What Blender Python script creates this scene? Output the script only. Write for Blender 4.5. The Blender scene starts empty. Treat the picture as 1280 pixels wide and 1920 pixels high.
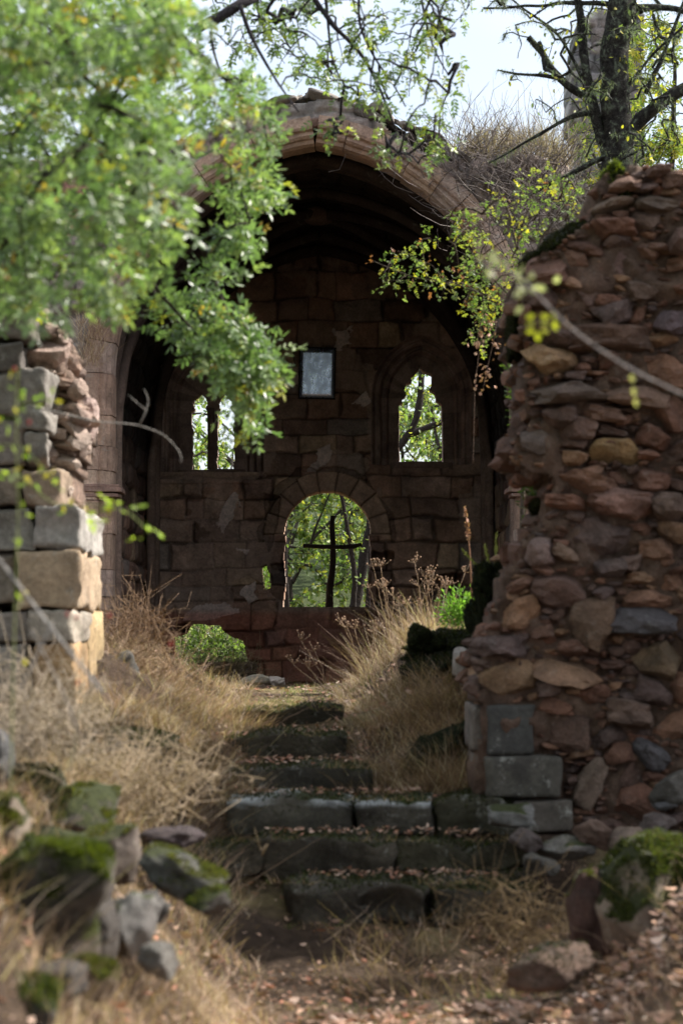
import bpy, bmesh, math, random
import numpy as np
from mathutils import Vector, Matrix, Euler

scene = bpy.context.scene
COL = scene.collection
F = 4300.0                      # focal length in photo pixels
TILT = math.atan(240 / F)
R_ = math.radians

# ------------------------------------------------------------------ camera
cam_d = bpy.data.cameras.new('camera'); cam = bpy.data.objects.new('camera', cam_d); COL.objects.link(cam)
cam_d.sensor_fit = 'VERTICAL'; cam_d.sensor_height = 24.0; cam_d.sensor_width = 16.0
cam_d.lens = F / 1920 * 24.0
cam_d.clip_start = 0.1; cam_d.clip_end = 2000
cam.location = (0, 0, 0); cam.rotation_euler = (math.pi / 2 + TILT, 0, 0)
cam_d.dof.use_dof = True; cam_d.dof.focus_distance = 23.0; cam_d.dof.aperture_fstop = 1.9
scene.camera = cam
scene.render.resolution_x = 682; scene.render.resolution_y = 1024

# ------------------------------------------------------------------ light
SUN = Vector((0.70, 0.28, 0.74)).normalized()
elev = math.asin(SUN.z); azim = math.atan2(SUN.x, SUN.y)
world = bpy.data.worlds.new('World'); scene.world = world; world.use_nodes = True
wn = world.node_tree; wn.nodes.clear()
sky = wn.nodes.new('ShaderNodeTexSky'); sky.sky_type = 'NISHITA'; sky.sun_disc = False
sky.sun_elevation = elev; sky.sun_rotation = azim
sky.air_density = 1.0; sky.dust_density = 3.0; sky.ozone_density = 1.0
bg = wn.nodes.new('ShaderNodeBackground'); bg.inputs['Strength'].default_value = 0.11
wo = wn.nodes.new('ShaderNodeOutputWorld')
tcw = wn.nodes.new('ShaderNodeTexCoord'); nzw = wn.nodes.new('ShaderNodeTexNoise'); nzw.inputs['Scale'].default_value = 2.2; nzw.inputs['Detail'].default_value = 7
wn.links.new(tcw.outputs['Generated'], nzw.inputs['Vector'])
rw = wn.nodes.new('ShaderNodeValToRGB'); rw.color_ramp.elements[0].position = .38; rw.color_ramp.elements[0].color = (.30, .30, .30, 1); rw.color_ramp.elements[1].position = .62; rw.color_ramp.elements[1].color = (.85, .85, .85, 1)
wn.links.new(nzw.outputs[0], rw.inputs[0])
mxw = wn.nodes.new('ShaderNodeMix'); mxw.data_type = 'RGBA'; mxw.inputs[7].default_value = (7.2, 7.6, 8.4, 1)   # thin high cloud
wn.links.new(rw.outputs[0], mxw.inputs[0]); wn.links.new(sky.outputs[0], mxw.inputs[6]); wn.links.new(mxw.outputs[2], bg.inputs[0]); wn.links.new(bg.outputs[0], wo.inputs[0])
sl = bpy.data.lights.new('sun', 'SUN'); sl.energy = 5.0; sl.angle = R_(0.5); sl.color = (1.0, 0.95, 0.87)
so = bpy.data.objects.new('sun', sl); COL.objects.link(so); so.location = (20, 5, 30)
so.rotation_euler = SUN.to_track_quat('Z', 'Y').to_euler()
scene.view_settings.view_transform = 'Standard'; scene.view_settings.look = 'None'
scene.view_settings.exposure = 1.0; scene.view_settings.gamma = 1.0
scene.view_settings.use_curve_mapping = False
scene.cycles.max_bounces = 6; scene.cycles.diffuse_bounces = 3; scene.cycles.transmission_bounces = 4
scene.cycles.caustics_reflective = False; scene.cycles.caustics_refractive = False

# ------------------------------------------------------------------ helpers
def P(x, y, d):
    """photo pixel (1280x1920) at world depth Y=d"""
    u = (x - 640) / F; v = (960 - y) / F
    dx, dy, dz = u, math.cos(TILT) - v * math.sin(TILT), math.sin(TILT) + v * math.cos(TILT)
    k = d / dy
    return np.array((dx * k, d, dz * k))
def PL(pts, d):
    if np.isscalar(d): d = [d] * len(pts)
    return np.array([P(x, y, dd) for (x, y), dd in zip(pts, d)])

def h3(ix, iy, iz, seed):
    n = (ix.astype(np.uint32) * np.uint32(374761393) + iy.astype(np.uint32) * np.uint32(668265263)
         + iz.astype(np.uint32) * np.uint32(2246822519) + np.uint32((seed * 3266489917) & 0xffffffff))
    n = (n ^ (n >> np.uint32(13))) * np.uint32(1274126177)
    n = n ^ (n >> np.uint32(16))
    return (n & np.uint32(0xffff)).astype(np.float64) / 65535.0
def vnoise(p, seed=0):
    p = np.asarray(p, float); i = np.floor(p).astype(np.int64); f = p - i; u = f * f * (3 - 2 * f)
    r = 0
    for a in (0, 1):
        for b in (0, 1):
            for c in (0, 1):
                w = (u[..., 0] if a else 1 - u[..., 0]) * (u[..., 1] if b else 1 - u[..., 1]) * (u[..., 2] if c else 1 - u[..., 2])
                r = r + w * h3(i[..., 0] + a, i[..., 1] + b, i[..., 2] + c, seed)
    return r * 2 - 1
def fbm(p, oct=4, seed=0, gain=.5):
    p = np.asarray(p, float); s = 0; a = 1
    for k in range(oct):
        s = s + a * vnoise(p * 2 ** k + 17.3 * k, seed + k); a *= gain
    return s
def sstep(t):
    t = np.clip(t, 0, 1); return t * t * (3 - 2 * t)
def inpoly(X, Y, poly):
    X = np.asarray(X); inside = np.zeros(X.shape, bool); n = len(poly)
    for i in range(n):
        x1, y1 = poly[i]; x2, y2 = poly[(i + 1) % n]
        c = ((y1 > Y) != (y2 > Y))
        with np.errstate(divide='ignore', invalid='ignore'):
            inside ^= c & (X < (x2 - x1) * (Y - y1) / (y2 - y1 + 1e-12) + x1)
    return inside

class MB:
    def __init__(s): s.V = []; s.F = []; s.C = []; s.n = 0
    def add(s, V, Fa, C=(.5, .5, .5)):
        V = np.asarray(V, float).reshape(-1, 3)
        C = np.asarray(C, float)
        if C.ndim == 1: C = np.tile(C, (len(V), 1))
        if not isinstance(Fa, list): Fa = [Fa]
        for f in Fa:
            f = np.asarray(f, int)
            if len(f): s.F.append(f + s.n)
        s.V.append(V); s.C.append(C); s.n += len(V)
    def build(s, name, mat, parent=None, smooth=True):
        me = bpy.data.meshes.new(name)
        V = np.concatenate(s.V) if s.V else np.zeros((0, 3)); C = np.concatenate(s.C)
        me.vertices.add(len(V)); me.vertices.foreach_set('co', V.astype(np.float32).ravel())
        loops = np.concatenate([f.ravel() for f in s.F]); sizes = np.concatenate([np.full(len(f), f.shape[1]) for f in s.F])
        me.loops.add(len(loops)); me.loops.foreach_set('vertex_index', loops.astype(np.int32))
        me.polygons.add(len(sizes)); st = np.concatenate([[0], np.cumsum(sizes)[:-1]])
        me.polygons.foreach_set('loop_start', st.astype(np.int32)); me.polygons.foreach_set('loop_total', sizes.astype(np.int32))
        me.polygons.foreach_set('use_smooth', np.full(len(sizes), smooth))
        me.update(calc_edges=True)
        a = me.color_attributes.new('Col', 'FLOAT_COLOR', 'POINT')
        a.data.foreach_set('color', np.concatenate([C, np.ones((len(C), 1))], 1).astype(np.float32).ravel())
        me.materials.append(mat)
        o = bpy.data.objects.new(name, me); COL.objects.link(o)
        if parent is not None: o.parent = parent; o.matrix_parent_inverse = Matrix.Translation(-Vector(parent.location))
        return o
def tag(o, label=None, cat=None, group=None, kind=None):
    if label: o['label'] = label
    if cat: o['category'] = cat
    if group: o['group'] = group
    if kind: o['kind'] = kind
    return o
def thing(name, loc, label, cat, group=None):
    o = bpy.data.objects.new(name, None); COL.objects.link(o); o.location = tuple(float(a) for a in loc)
    o.empty_display_size = .1
    bpy.context.view_layer.update()
    return tag(o, label, cat, group)

def tube(pts, rad, sides=7, rough=0, seed=0):
    pts = np.asarray(pts, float); n = len(pts); rad = np.broadcast_to(np.asarray(rad, float), (n,))
    t = np.gradient(pts, axis=0); t /= np.linalg.norm(t, axis=1)[:, None] + 1e-9
    ref = np.array((.31, .87, .12)) if abs(t[:, 2]).mean() > .6 else np.array((.1, .2, 1.0))
    a = np.cross(t, ref); a /= np.linalg.norm(a, axis=1)[:, None] + 1e-9; b = np.cross(t, a)
    an = np.arange(sides) / sides * 2 * math.pi
    V = pts[:, None, :] + rad[:, None, None] * (np.cos(an)[None, :, None] * a[:, None, :] + np.sin(an)[None, :, None] * b[:, None, :])
    if rough:
        nn = fbm(V * 18, 3, seed)
        V = pts[:, None, :] + (V - pts[:, None, :]) * (1 + rough * nn[..., None])
    V = V.reshape(-1, 3)
    i = np.arange(n - 1)[:, None] * sides; j = np.arange(sides)[None, :]; j2 = (j + 1) % sides
    Fq = np.stack([i + j, i + j2, i + sides + j2, i + sides + j], -1).reshape(-1, 4)
    return V, [Fq, np.arange(sides)[::-1][None, :], (np.arange(sides) + (n - 1) * sides)[None, :]]
def resample(pts, step, jit=0, rng=None):
    pts = np.asarray(pts, float); L = np.concatenate([[0], np.cumsum(np.linalg.norm(np.diff(pts, axis=0), axis=1))])
    n = max(3, int(L[-1] / step) + 1); s = np.linspace(0, L[-1], n)
    # catmull-ish: linear interpolation then smoothing
    Q = np.stack([np.interp(s, L, pts[:, k]) for k in range(3)], 1)
    for _ in range(2):
        if len(Q) > 3: Q[1:-1] = (Q[:-2] + 2 * Q[1:-1] + Q[2:]) / 4
    if jit and rng is not None: Q[1:-1] += rng.normal(0, jit, (len(Q) - 2, 3))
    return Q

_ico = {}
def ico(sub):
    if sub not in _ico:
        bm = bmesh.new(); bmesh.ops.create_icosphere(bm, subdivisions=sub, radius=1)
        _ico[sub] = (np.array([v.co[:] for v in bm.verts]), np.array([[v.index for v in f.verts] for f in bm.faces])); bm.free()
    return _ico[sub]
def rock(rng, size, p=3.5, cuts=6, rough=.07, sub=3, rot=None, dmin=.62):
    """irregular stone, half sizes in size; returns V,F"""
    D, Fa = ico(sub); s = np.asarray(size, float)
    r = (np.abs(D) ** p).sum(1) ** (-1 / p); V = D * r[:, None]
    for _ in range(cuts):
        n = rng.normal(0, 1, 3); n /= np.linalg.norm(n); d = rng.uniform(dmin, 1.0)
        k = V @ n; m = k > d
        V[m] -= (k[m] - d)[:, None] * n
    sd = int(rng.integers(0, 9999))
    V = V * (1 + rough * 1.6 * vnoise(V * 1.3, sd)[:, None] + rough * fbm(V * 3.2, 3, sd + 7)[:, None])
    V = V * s
    if rot is not None:
        V = V @ np.array(Euler(rot).to_matrix()).T
    return V, Fa
def blades(base, h, w, rng, lean=.5, segs=3, up=(0, 0, 1), dirv=None, tipw=.15):
    base = np.asarray(base, float); N = len(base); h = np.broadcast_to(h, (N,)); w = np.broadcast_to(w, (N,))
    an = rng.uniform(0, 2 * math.pi, N); ln = np.stack([np.cos(an), np.sin(an), np.zeros(N)], 1)
    if dirv is not None: ln = ln * .6 + np.asarray(dirv)
    bend = rng.uniform(.1, 1, N) * lean
    sd = np.stack([np.cos(an + 1.2), np.sin(an + 1.2), np.zeros(N)], 1)
    U = np.asarray(up, float); U = np.broadcast_to(U, (N, 3))
    rows = []
    for j in range(segs + 1):
        t = j / segs
        c = base + U * (h * t * (1 - .45 * bend * t))[:, None] + ln * (h * bend * t ** 1.7)[:, None]
        ww = (w * ((1 - t) + tipw * t) * .5)[:, None]
        rows += [c - sd * ww, c + sd * ww]
    V = np.stack(rows, 1).reshape(-1, 3); k = 2 * (segs + 1)
    f = np.array([[2 * j, 2 * j + 1, 2 * j + 3, 2 * j + 2] for j in range(segs)])
    Fa = (np.arange(N)[:, None, None] * k + f[None]).reshape(-1, 4)
    return V, Fa, k
def frames(d, n):
    d = d / (np.linalg.norm(d, axis=1)[:, None] + 1e-9)
    s = np.cross(n, d); s /= np.linalg.norm(s, axis=1)[:, None] + 1e-9
    return s, d, np.cross(d, s) * -1
def leaflet(o, d, L, W, fold=.18):
    """one leaflet in the XY plane from o along d"""
    o = np.array(o, float); d = np.array(d, float); d /= np.linalg.norm(d); s = np.array((d[1], -d[0], 0)); z = np.array((0, 0, 1.))
    V = [o, o + d * L * .3 + s * W * .46 + z * W * fold, o + d * L * .68 + s * W * .4 + z * W * fold, o + d * L,
         o + d * L * .68 - s * W * .4 + z * W * fold, o + d * L * .3 - s * W * .46 + z * W * fold]
    return np.array(V), np.array([[0, 1, 2, 3], [0, 3, 4, 5]])
def compound(pairs=4, L=.36, W=.12, length=1.0, seed=0):
    rr = np.random.default_rng(seed); V = []; Fa = []; n = 0; ids = []
    def put(v, f, k):
        nonlocal n
        V.append(v); Fa.append(f + n); ids.extend([k] * len(v)); n += len(v)
    k = 0
    for i in range(pairs):
        t = .25 + .62 * i / max(1, pairs - 1)
        for sgn in (-1, 1):
            v, f = leaflet((0, (t + rr.normal(0, .02)) * length, 0), (sgn * .85, .62 + rr.normal(0, .22), 0), L * (1 - .12 * abs(i - 1.2)) * rr.uniform(.8, 1.15), W * rr.uniform(.8, 1.15))
            v[:, 2] += rr.normal(-.25, .45) * np.abs(v[:, 0]) + rr.normal(0, .35) * (v[:, 1] - t) - .1 * t; put(v, f, k); k += 1
    v, f = leaflet((0, length * .93, -.08), (0.02, 1, 0), L, W); put(v, f, k); k += 1
    # stalk
    v = np.array([(-.008, 0, 0), (.008, 0, 0), (.006, length * .95, -.08), (-.006, length * .95, -.08)]); put(v, np.array([[0, 1, 2, 3]]), k)
    return np.concatenate(V), np.concatenate(Fa), np.array(ids)
def single(W=.5, stalk=.15):
    v, f = leaflet((0, stalk, 0), (0, 1, 0), 1, W, .2); return v, f, np.zeros(len(v), int)
def put_leaves(mb, tmpl, org, d, n, size, col, rng, jit=.12):
    if isinstance(tmpl, list):
        size = np.broadcast_to(size, (len(org),)); w = rng.integers(0, len(tmpl), len(org))
        for k in range(len(tmpl)):
            m = w == k
            if m.any(): put_leaves(mb, tmpl[k], org[m], d[m], n[m], size[m], col[m], rng, jit)
        return
    TV, TF, ids = tmpl; N = len(org)
    s, dd, nn = frames(d, n)
    size = np.broadcast_to(size, (N,))
    V = org[:, None, :] + size[:, None, None] * (TV[None, :, 0, None] * s[:, None] + TV[None, :, 1, None] * dd[:, None] + TV[None, :, 2, None] * nn[:, None])
    nid = ids.max() + 1
    lj = rng.normal(0, jit, (N, nid, 1))[:, ids]
    C = np.clip(np.asarray(col)[:, None, :] * (1 + lj), .004, .95)
    Fa = (np.arange(N)[:, None, None] * len(TV) + TF[None]).reshape(-1, TF.shape[1])
    mb.add(V.reshape(-1, 3), Fa, C.reshape(-1, 3))
def mixcol(rng, N, pal, wts=None):
    pal = np.array(pal, float); i = rng.choice(len(pal), N, p=wts)
    return pal[i] * (1 + rng.normal(0, .12, (N, 1)))

# ------------------------------------------------------------------ materials
def newmat(name):
    m = bpy.data.materials.new(name); m.use_nodes = True; nt = m.node_tree; nt.nodes.clear()
    out = nt.nodes.new('ShaderNodeOutputMaterial'); return m, nt, out
def N(nt, t, **kw):
    n = nt.nodes.new(t)
    for k, v in kw.items(): setattr(n, k, v)
    return n
def noise_node(nt, scale, detail=6, rough=.6, vec=None, dist=0):
    n = N(nt, 'ShaderNodeTexNoise'); n.inputs['Scale'].default_value = scale; n.inputs['Detail'].default_value = detail
    n.inputs['Roughness'].default_value = rough; n.inputs['Distortion'].default_value = dist
    if vec: nt.links.new(vec, n.inputs['Vector'])
    return n
def ramp(nt, fac, stops):
    r = N(nt, 'ShaderNodeValToRGB'); e = r.color_ramp.elements
    e[0].position, e[0].color = stops[0][0], (*stops[0][1], 1) if len(stops[0][1]) == 3 else stops[0][1]
    e[1].position, e[1].color = stops[-1][0], (*stops[-1][1], 1)
    for p, c in stops[1:-1]:
        x = e.new(p); x.color = (*c, 1)
    nt.links.new(fac, r.inputs[0]); return r
def g(v): return (v, v, v)
def mix(nt, fac, a, b, mode='MIX'):
    m = N(nt, 'ShaderNodeMix', data_type='RGBA', blend_type=mode)
    for i, v in ((0, fac), (6, a), (7, b)):
        if hasattr(v, 'is_linked'): nt.links.new(v, m.inputs[i])
        elif isinstance(v, tuple): m.inputs[i].default_value = (*v, 1) if len(v) == 3 else v
        else: m.inputs[i].default_value = v
    return m.outputs[2]
def stone_mat(name, lichen=.25, moss=0.0, dark=.2, bump=.5, scale=1.0, strength=.02, rough=.93):
    m, nt, out = newmat(name); L = nt.links
    tc = N(nt, 'ShaderNodeTexCoord'); vec = tc.outputs['Object']
    at = N(nt, 'ShaderNodeAttribute', attribute_name='Col')
    n1 = noise_node(nt, 5 * scale, 8, .65, vec); n2 = noise_node(nt, 38 * scale, 6, .7, vec); n3 = noise_node(nt, 1.7 * scale, 5, .6, vec)
    c = mix(nt, 1.0, at.outputs['Color'], ramp(nt, n1.outputs[0], [(.25, g(.55)), (.5, g(1.0)), (.75, g(1.45))]).outputs[0], 'MULTIPLY')
    c = mix(nt, 1.0, c, ramp(nt, n2.outputs[0], [(.3, g(.72)), (.7, g(1.25))]).outputs[0], 'MULTIPLY')
    c = mix(nt, .6, c, ramp(nt, n3.outputs[0], [(.35, (.95, .88, .84)), (.65, (1.05, 1.08, 1.0))]).outputs[0], 'MULTIPLY')
    if dark:
        n4 = noise_node(nt, 3.1 * scale, 9, .75, vec, .6)
        f = ramp(nt, n4.outputs[0], [(.52, g(0)), (.66, g(dark))]).outputs[0]
        c = mix(nt, f, c, (.03, .028, .026))
    if lichen:
        n5 = noise_node(nt, 9 * scale, 9, .78, vec, .4)
        f = ramp(nt, n5.outputs[0], [(.57, g(0)), (.64, g(lichen))]).outputs[0]
        c = mix(nt, f, c, (.40, .40, .36))
    if moss:
        ge = N(nt, 'ShaderNodeNewGeometry'); sx = N(nt, 'ShaderNodeSeparateXYZ'); L.new(ge.outputs['Normal'], sx.inputs[0])
        n6 = noise_node(nt, 3.5, 7, .7, vec)
        ad = N(nt, 'ShaderNodeMath', operation='MULTIPLY_ADD'); L.new(n6.outputs[0], ad.inputs[0]); ad.inputs[1].default_value = 2.2; L.new(sx.outputs[2], ad.inputs[2])
        f = ramp(nt, ad.outputs[0], [(1.75 - moss, g(0)), (1.95 - moss, g(1))] if moss < .9 else [(.7, g(0)), (.95, g(1))])
        # ramp positions live in 0..1, so scale the sum down
        ms = N(nt, 'ShaderNodeMapRange'); L.new(ad.outputs[0], ms.inputs[0]); ms.inputs[1].default_value = 2.1 - 1.6 * moss; ms.inputs[2].default_value = 2.35 - 1.6 * moss
        nt.nodes.remove(f)
        mc = ramp(nt, n2.outputs[0], [(.3, (.015, .02, .006)), (.55, (.032, .038, .011)), (.75, (.07, .075, .02))]).outputs[0]
        c = mix(nt, ms.outputs[0], c, mc)
    b = N(nt, 'ShaderNodeBsdfPrincipled'); b.inputs['Roughness'].default_value = rough; b.inputs['Specular IOR Level'].default_value = .25
    L.new(c, b.inputs['Base Color'])
    ad2 = N(nt, 'ShaderNodeMath', operation='MULTIPLY_ADD'); L.new(n2.outputs[0], ad2.inputs[0]); ad2.inputs[1].default_value = .45; L.new(n1.outputs[0], ad2.inputs[2])
    bp = N(nt, 'ShaderNodeBump'); bp.inputs['Strength'].default_value = bump; bp.inputs['Distance'].default_value = strength
    L.new(ad2.outputs[0], bp.inputs['Height']); L.new(bp.outputs[0], b.inputs['Normal']); L.new(b.outputs[0], out.inputs[0])
    return m
def leaf_mat(name, trans=.45, gloss=.35, rough=.45):
    m, nt, out = newmat(name); L = nt.links
    at = N(nt, 'ShaderNodeAttribute', attribute_name='Col')
    b = N(nt, 'ShaderNodeBsdfPrincipled'); b.inputs['Roughness'].default_value = rough; b.inputs['Specular IOR Level'].default_value = gloss
    L.new(at.outputs['Color'], b.inputs['Base Color'])
    t = N(nt, 'ShaderNodeBsdfTranslucent')
    L.new(mix(nt, 1.0, at.outputs['Color'], (1.18, 1.35, .68), 'MULTIPLY'), t.inputs['Color'])
    ms = N(nt, 'ShaderNodeMixShader'); ms.inputs[0].default_value = trans
    L.new(b.outputs[0], ms.inputs[1]); L.new(t.outputs[0], ms.inputs[2]); L.new(ms.outputs[0], out.inputs[0])
    return m
def plain_mat(name, rough=.9, spec=.2, nscale=40, amt=.35, bump=.4, dist=.01, metal=0):
    m, nt, out = newmat(name); L = nt.links
    tc = N(nt, 'ShaderNodeTexCoord'); at = N(nt, 'ShaderNodeAttribute', attribute_name='Col')
    n1 = noise_node(nt, nscale, 6, .65, tc.outputs['Object'])
    c = mix(nt, 1.0, at.outputs['Color'], ramp(nt, n1.outputs[0], [(.3, g(1 - amt)), (.7, g(1 + amt))]).outputs[0], 'MULTIPLY')
    b = N(nt, 'ShaderNodeBsdfPrincipled'); b.inputs['Roughness'].default_value = rough; b.inputs['Specular IOR Level'].default_value = spec; b.inputs['Metallic'].default_value = metal
    L.new(c, b.inputs['Base Color'])
    bp = N(nt, 'ShaderNodeBump'); bp.inputs['Strength'].default_value = bump; bp.inputs['Distance'].default_value = dist
    L.new(n1.outputs[0], bp.inputs['Height']); L.new(bp.outputs[0], b.inputs['Normal']); L.new(b.outputs[0], out.inputs[0])
    return m
M_ash = stone_mat('sandstone ashlar', lichen=.12, dark=.3, bump=.6, strength=.015)
M_fac = stone_mat('weathered facade stone', lichen=.45, dark=.35, bump=.7, strength=.02)
M_rub = stone_mat('rubble stone', lichen=.14, dark=.35, bump=1.0, scale=1.7, strength=.035)
M_quoin = stone_mat('lichened quoin stone', lichen=.5, dark=.75, bump=.6, scale=1.2, strength=.012)
M_gray = stone_mat('pale quoin stone', lichen=.4, dark=.5, bump=.9, scale=.8, strength=.02)
M_mossy = stone_mat('mossy stone', lichen=.25, moss=.5, dark=.45, bump=.9, scale=1.3, strength=.03)
M_step = stone_mat('worn step stone', lichen=.3, moss=.12, dark=.55, bump=.8, scale=1.2, strength=.02)
M_moss = plain_mat('moss', 1.0, .05, 60, .6, .9, .03)
M_soil = plain_mat('soil', 1.0, .1, 14, .5, .9, .05)
M_bark = plain_mat('bark', .95, .1, 55, .5, 1.0, .02)
def lichen_bark():
    m, nt, out = newmat('lichened bark'); L = nt.links; tc = N(nt, 'ShaderNodeTexCoord'); v = tc.outputs['Object']
    n1 = noise_node(nt, 14, 9, .75, v, .5); n2 = noise_node(nt, 60, 6, .7, v)
    c = ramp(nt, n1.outputs[0], [(.40, (.018, .016, .015)), (.53, (.045, .042, .037)), (.60, (.12, .14, .10)), (.75, (.22, .25, .19))]).outputs[0]
    c = mix(nt, 1.0, c, ramp(nt, n2.outputs[0], [(.3, g(.55)), (.7, g(1.4))]).outputs[0], 'MULTIPLY')
    b = N(nt, 'ShaderNodeBsdfPrincipled'); b.inputs['Roughness'].default_value = .95; b.inputs['Specular IOR Level'].default_value = .1; L.new(c, b.inputs['Base Color'])
    bp = N(nt, 'ShaderNodeBump'); bp.inputs['Strength'].default_value = 1; bp.inputs['Distance'].default_value = .03; L.new(n1.outputs[0], bp.inputs['Height']); L.new(bp.outputs[0], b.inputs['Normal']); L.new(b.outputs[0], out.inputs[0])
    return m
M_lbark = lichen_bark()
M_wood = plain_mat('old wood', .8, .2, 60, .4, .6, .006)
M_leaf = leaf_mat('ash leaf', .42, .6, .40)
M_leaf2 = leaf_mat('shrub leaf', .5, .35, .45)
M_straw = leaf_mat('straw', .30, .2, .6)
M_lit = leaf_mat('leaf litter', .15, .25, .6)

# ------------------------------------------------------------------ terrain
def G(x, y):
    x = np.asarray(x, float); y = np.asarray(y, float)
    z = np.interp(y, [-50, 0, 7, 9, 10.2, 10.65, 11.05, 11.45, 11.85, 12.55, 13.45, 15, 18, 21, 27, 33, 45, 70, 200],
                  [-1.7, -1.6, -1.55, -1.5, -1.42, -1.33, -1.2, -1.04, -.86, -.72, -.46, -.41, -.37, -.47, -.62, -.7, 2.2, 4.6, 12])
    def win(a, b, c, d): return sstep((y - a) / (b - a)) * (1 - sstep((y - c) / (d - c)))
    z = z + (.92 - .04 * (y - 8)) * sstep((-x - .30) / .95) * win(3, 6.5, 10.0, 11.6)
    z = z + .38 * sstep((-x - .72) / .8) * win(10.0, 11.6, 15.5, 18.5)
    z = z + .30 * sstep((-x - .35) / .5) * win(11.2, 11.8, 12.6, 13.6)
    z = z + .42 * sstep((x + .02) / .62) * win(12.6, 15.2, 16.3, 18.5) + .12 * sstep((x - .1) / .5) * win(11.6, 12.4, 13, 14)
    z = z + .55 * sstep((x - .85) / .6) * win(6.5, 8.6, 9.8, 10.6) + .1 * sstep((x - .3) / .6) * win(6, 7.5, 8.6, 9.5)
    z = z + .06 * sstep((x - .45) / .5) * win(10.2, 11.3, 12, 12.6)
    z = z + .9 * sstep((x - 2.2) / 3) * win(13, 16, 30, 60) + .5 * sstep((-x - 3) / 4) * win(6, 14, 30, 60)
    q = np.stack([x, y, x * 0], -1)
    z = z + .035 * fbm(q * 1.7, 3, 5) * sstep((np.abs(y - 20) + 2) / 3) + .012 * fbm(q * 9, 2, 9)
    return z
def graded(a, lo, hi, b, step, k=28):
    L = lo - np.geomspace(step, lo - a, k); Rr = hi + np.geomspace(step, b - hi, k)
    return np.concatenate([L[::-1], np.arange(lo, hi + step / 2, step), Rr])
xs = graded(-90, -3.2, 3.2, 90, .04); ys = graded(-40, 6.5, 23, 160, .05)
X, Y = np.meshgrid(xs, ys); Z = G(X, Y)
def gridfaces(ny, nx):
    i = np.arange(ny - 1)[:, None] * nx + np.arange(nx - 1)[None]
    return np.stack([i, i + 1, i + 1 + nx, i + nx], -1).reshape(-1, 4)
mb = MB()
q = np.stack([X, Y, Z], -1).reshape(-1, 3)
nz = fbm(q * np.array((2.2, 2.2, 0)), 4, 3)[:, None]
gc = np.array((.065, .045, .032)) * (1 + .4 * nz) + np.clip(nz - .1, 0, 1) * np.array((.10, .09, .03))
path = (sstep((9.6 - q[:, 1]) / .6) * sstep((1.0 - np.abs(q[:, 0] - .3)) / .4))[:, None]; gc = gc + path * np.array((.12, .085, .06)) * (1 + .5 * nz)  # sunlit foreground painted in as a paler patch of ground colour
far = sstep((q[:, 1] - 28) / 12)[:, None]
gc = gc * (1 - far) + far * np.array((.045, .06, .022)) * (1 + .5 * nz)
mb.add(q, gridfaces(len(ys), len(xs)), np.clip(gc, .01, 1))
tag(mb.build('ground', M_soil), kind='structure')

# ------------------------------------------------------------------ masonry as a relief sheet
def reliefwall(mb, xs, zs, mask, Yf, C, back, jit=.0, seed=0):
    """front sheet at Yf (nz,nx), cells in mask kept, edges returned to the back depth"""
    nz, nx = Yf.shape; XX, ZZ = np.meshgrid(xs, zs)
    Vf = np.stack([XX, Yf, ZZ], -1).reshape(-1, 3)
    if jit:
        p = Vf.copy()
        Vf[:, 0] += jit * fbm(p * 7, 3, seed); Vf[:, 2] += jit * fbm(p * 7, 3, seed + 40)
    bk = np.full((nz, nx), back) + .04 * vnoise(np.stack([XX * 3, ZZ * 3, XX * 0], -1), seed + 3)
    Vb = Vf.copy(); Vb[:, 1] = bk.ravel(); mid = Vf.copy(); mid[:, 1] = (Vf[:, 1] + Vb[:, 1]) / 2
    mid[:, 0] += .02 * fbm(mid * 6, 2, seed + 5); mid[:, 2] += .02 * fbm(mid * 6, 2, seed + 6)
    n = nz * nx; idx = np.arange(n).reshape(nz, nx)
    a = idx[:-1, :-1][mask]; b = idx[:-1, 1:][mask]; c = idx[1:, 1:][mask]; d = idx[1:, :-1][mask]
    FF = [np.stack([a, b, c, d], 1), np.stack([a, d, c, b], 1) + 2 * n]
    pm = np.pad(mask, 1)
    core = pm[1:-1, 1:-1]
    def edges(nb, p, q):
        m = core & ~nb
        p = p[m]; q = q[m]
        return [np.stack([q, p, p + n, q + n], 1), np.stack([q + n, p + n, p + 2 * n, q + 2 * n], 1)]
    A = idx[:-1, :-1]; B = idx[:-1, 1:]; Cc = idx[1:, 1:]; D = idx[1:, :-1]
    FF += edges(pm[:-2, 1:-1], A, B) + edges(pm[1:-1, 2:], B, Cc) + edges(pm[2:, 1:-1], Cc, D) + edges(pm[1:-1, :-2], D, A)
    V = np.concatenate([Vf, mid, Vb]); Call = np.concatenate([C.reshape(-1, 3)] * 3)
    used = np.zeros(len(V), bool)
    for f in FF: used[f.ravel()] = True
    remap = np.cumsum(used) - 1
    mb.add(V[used], [remap[f] for f in FF if len(f)], Call[used])
PINK = [(.27, .165, .125), (.22, .135, .10), (.31, .20, .15), (.25, .17, .135), (.19, .125, .10), (.33, .235, .165), (.21, .165, .145)]
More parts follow.
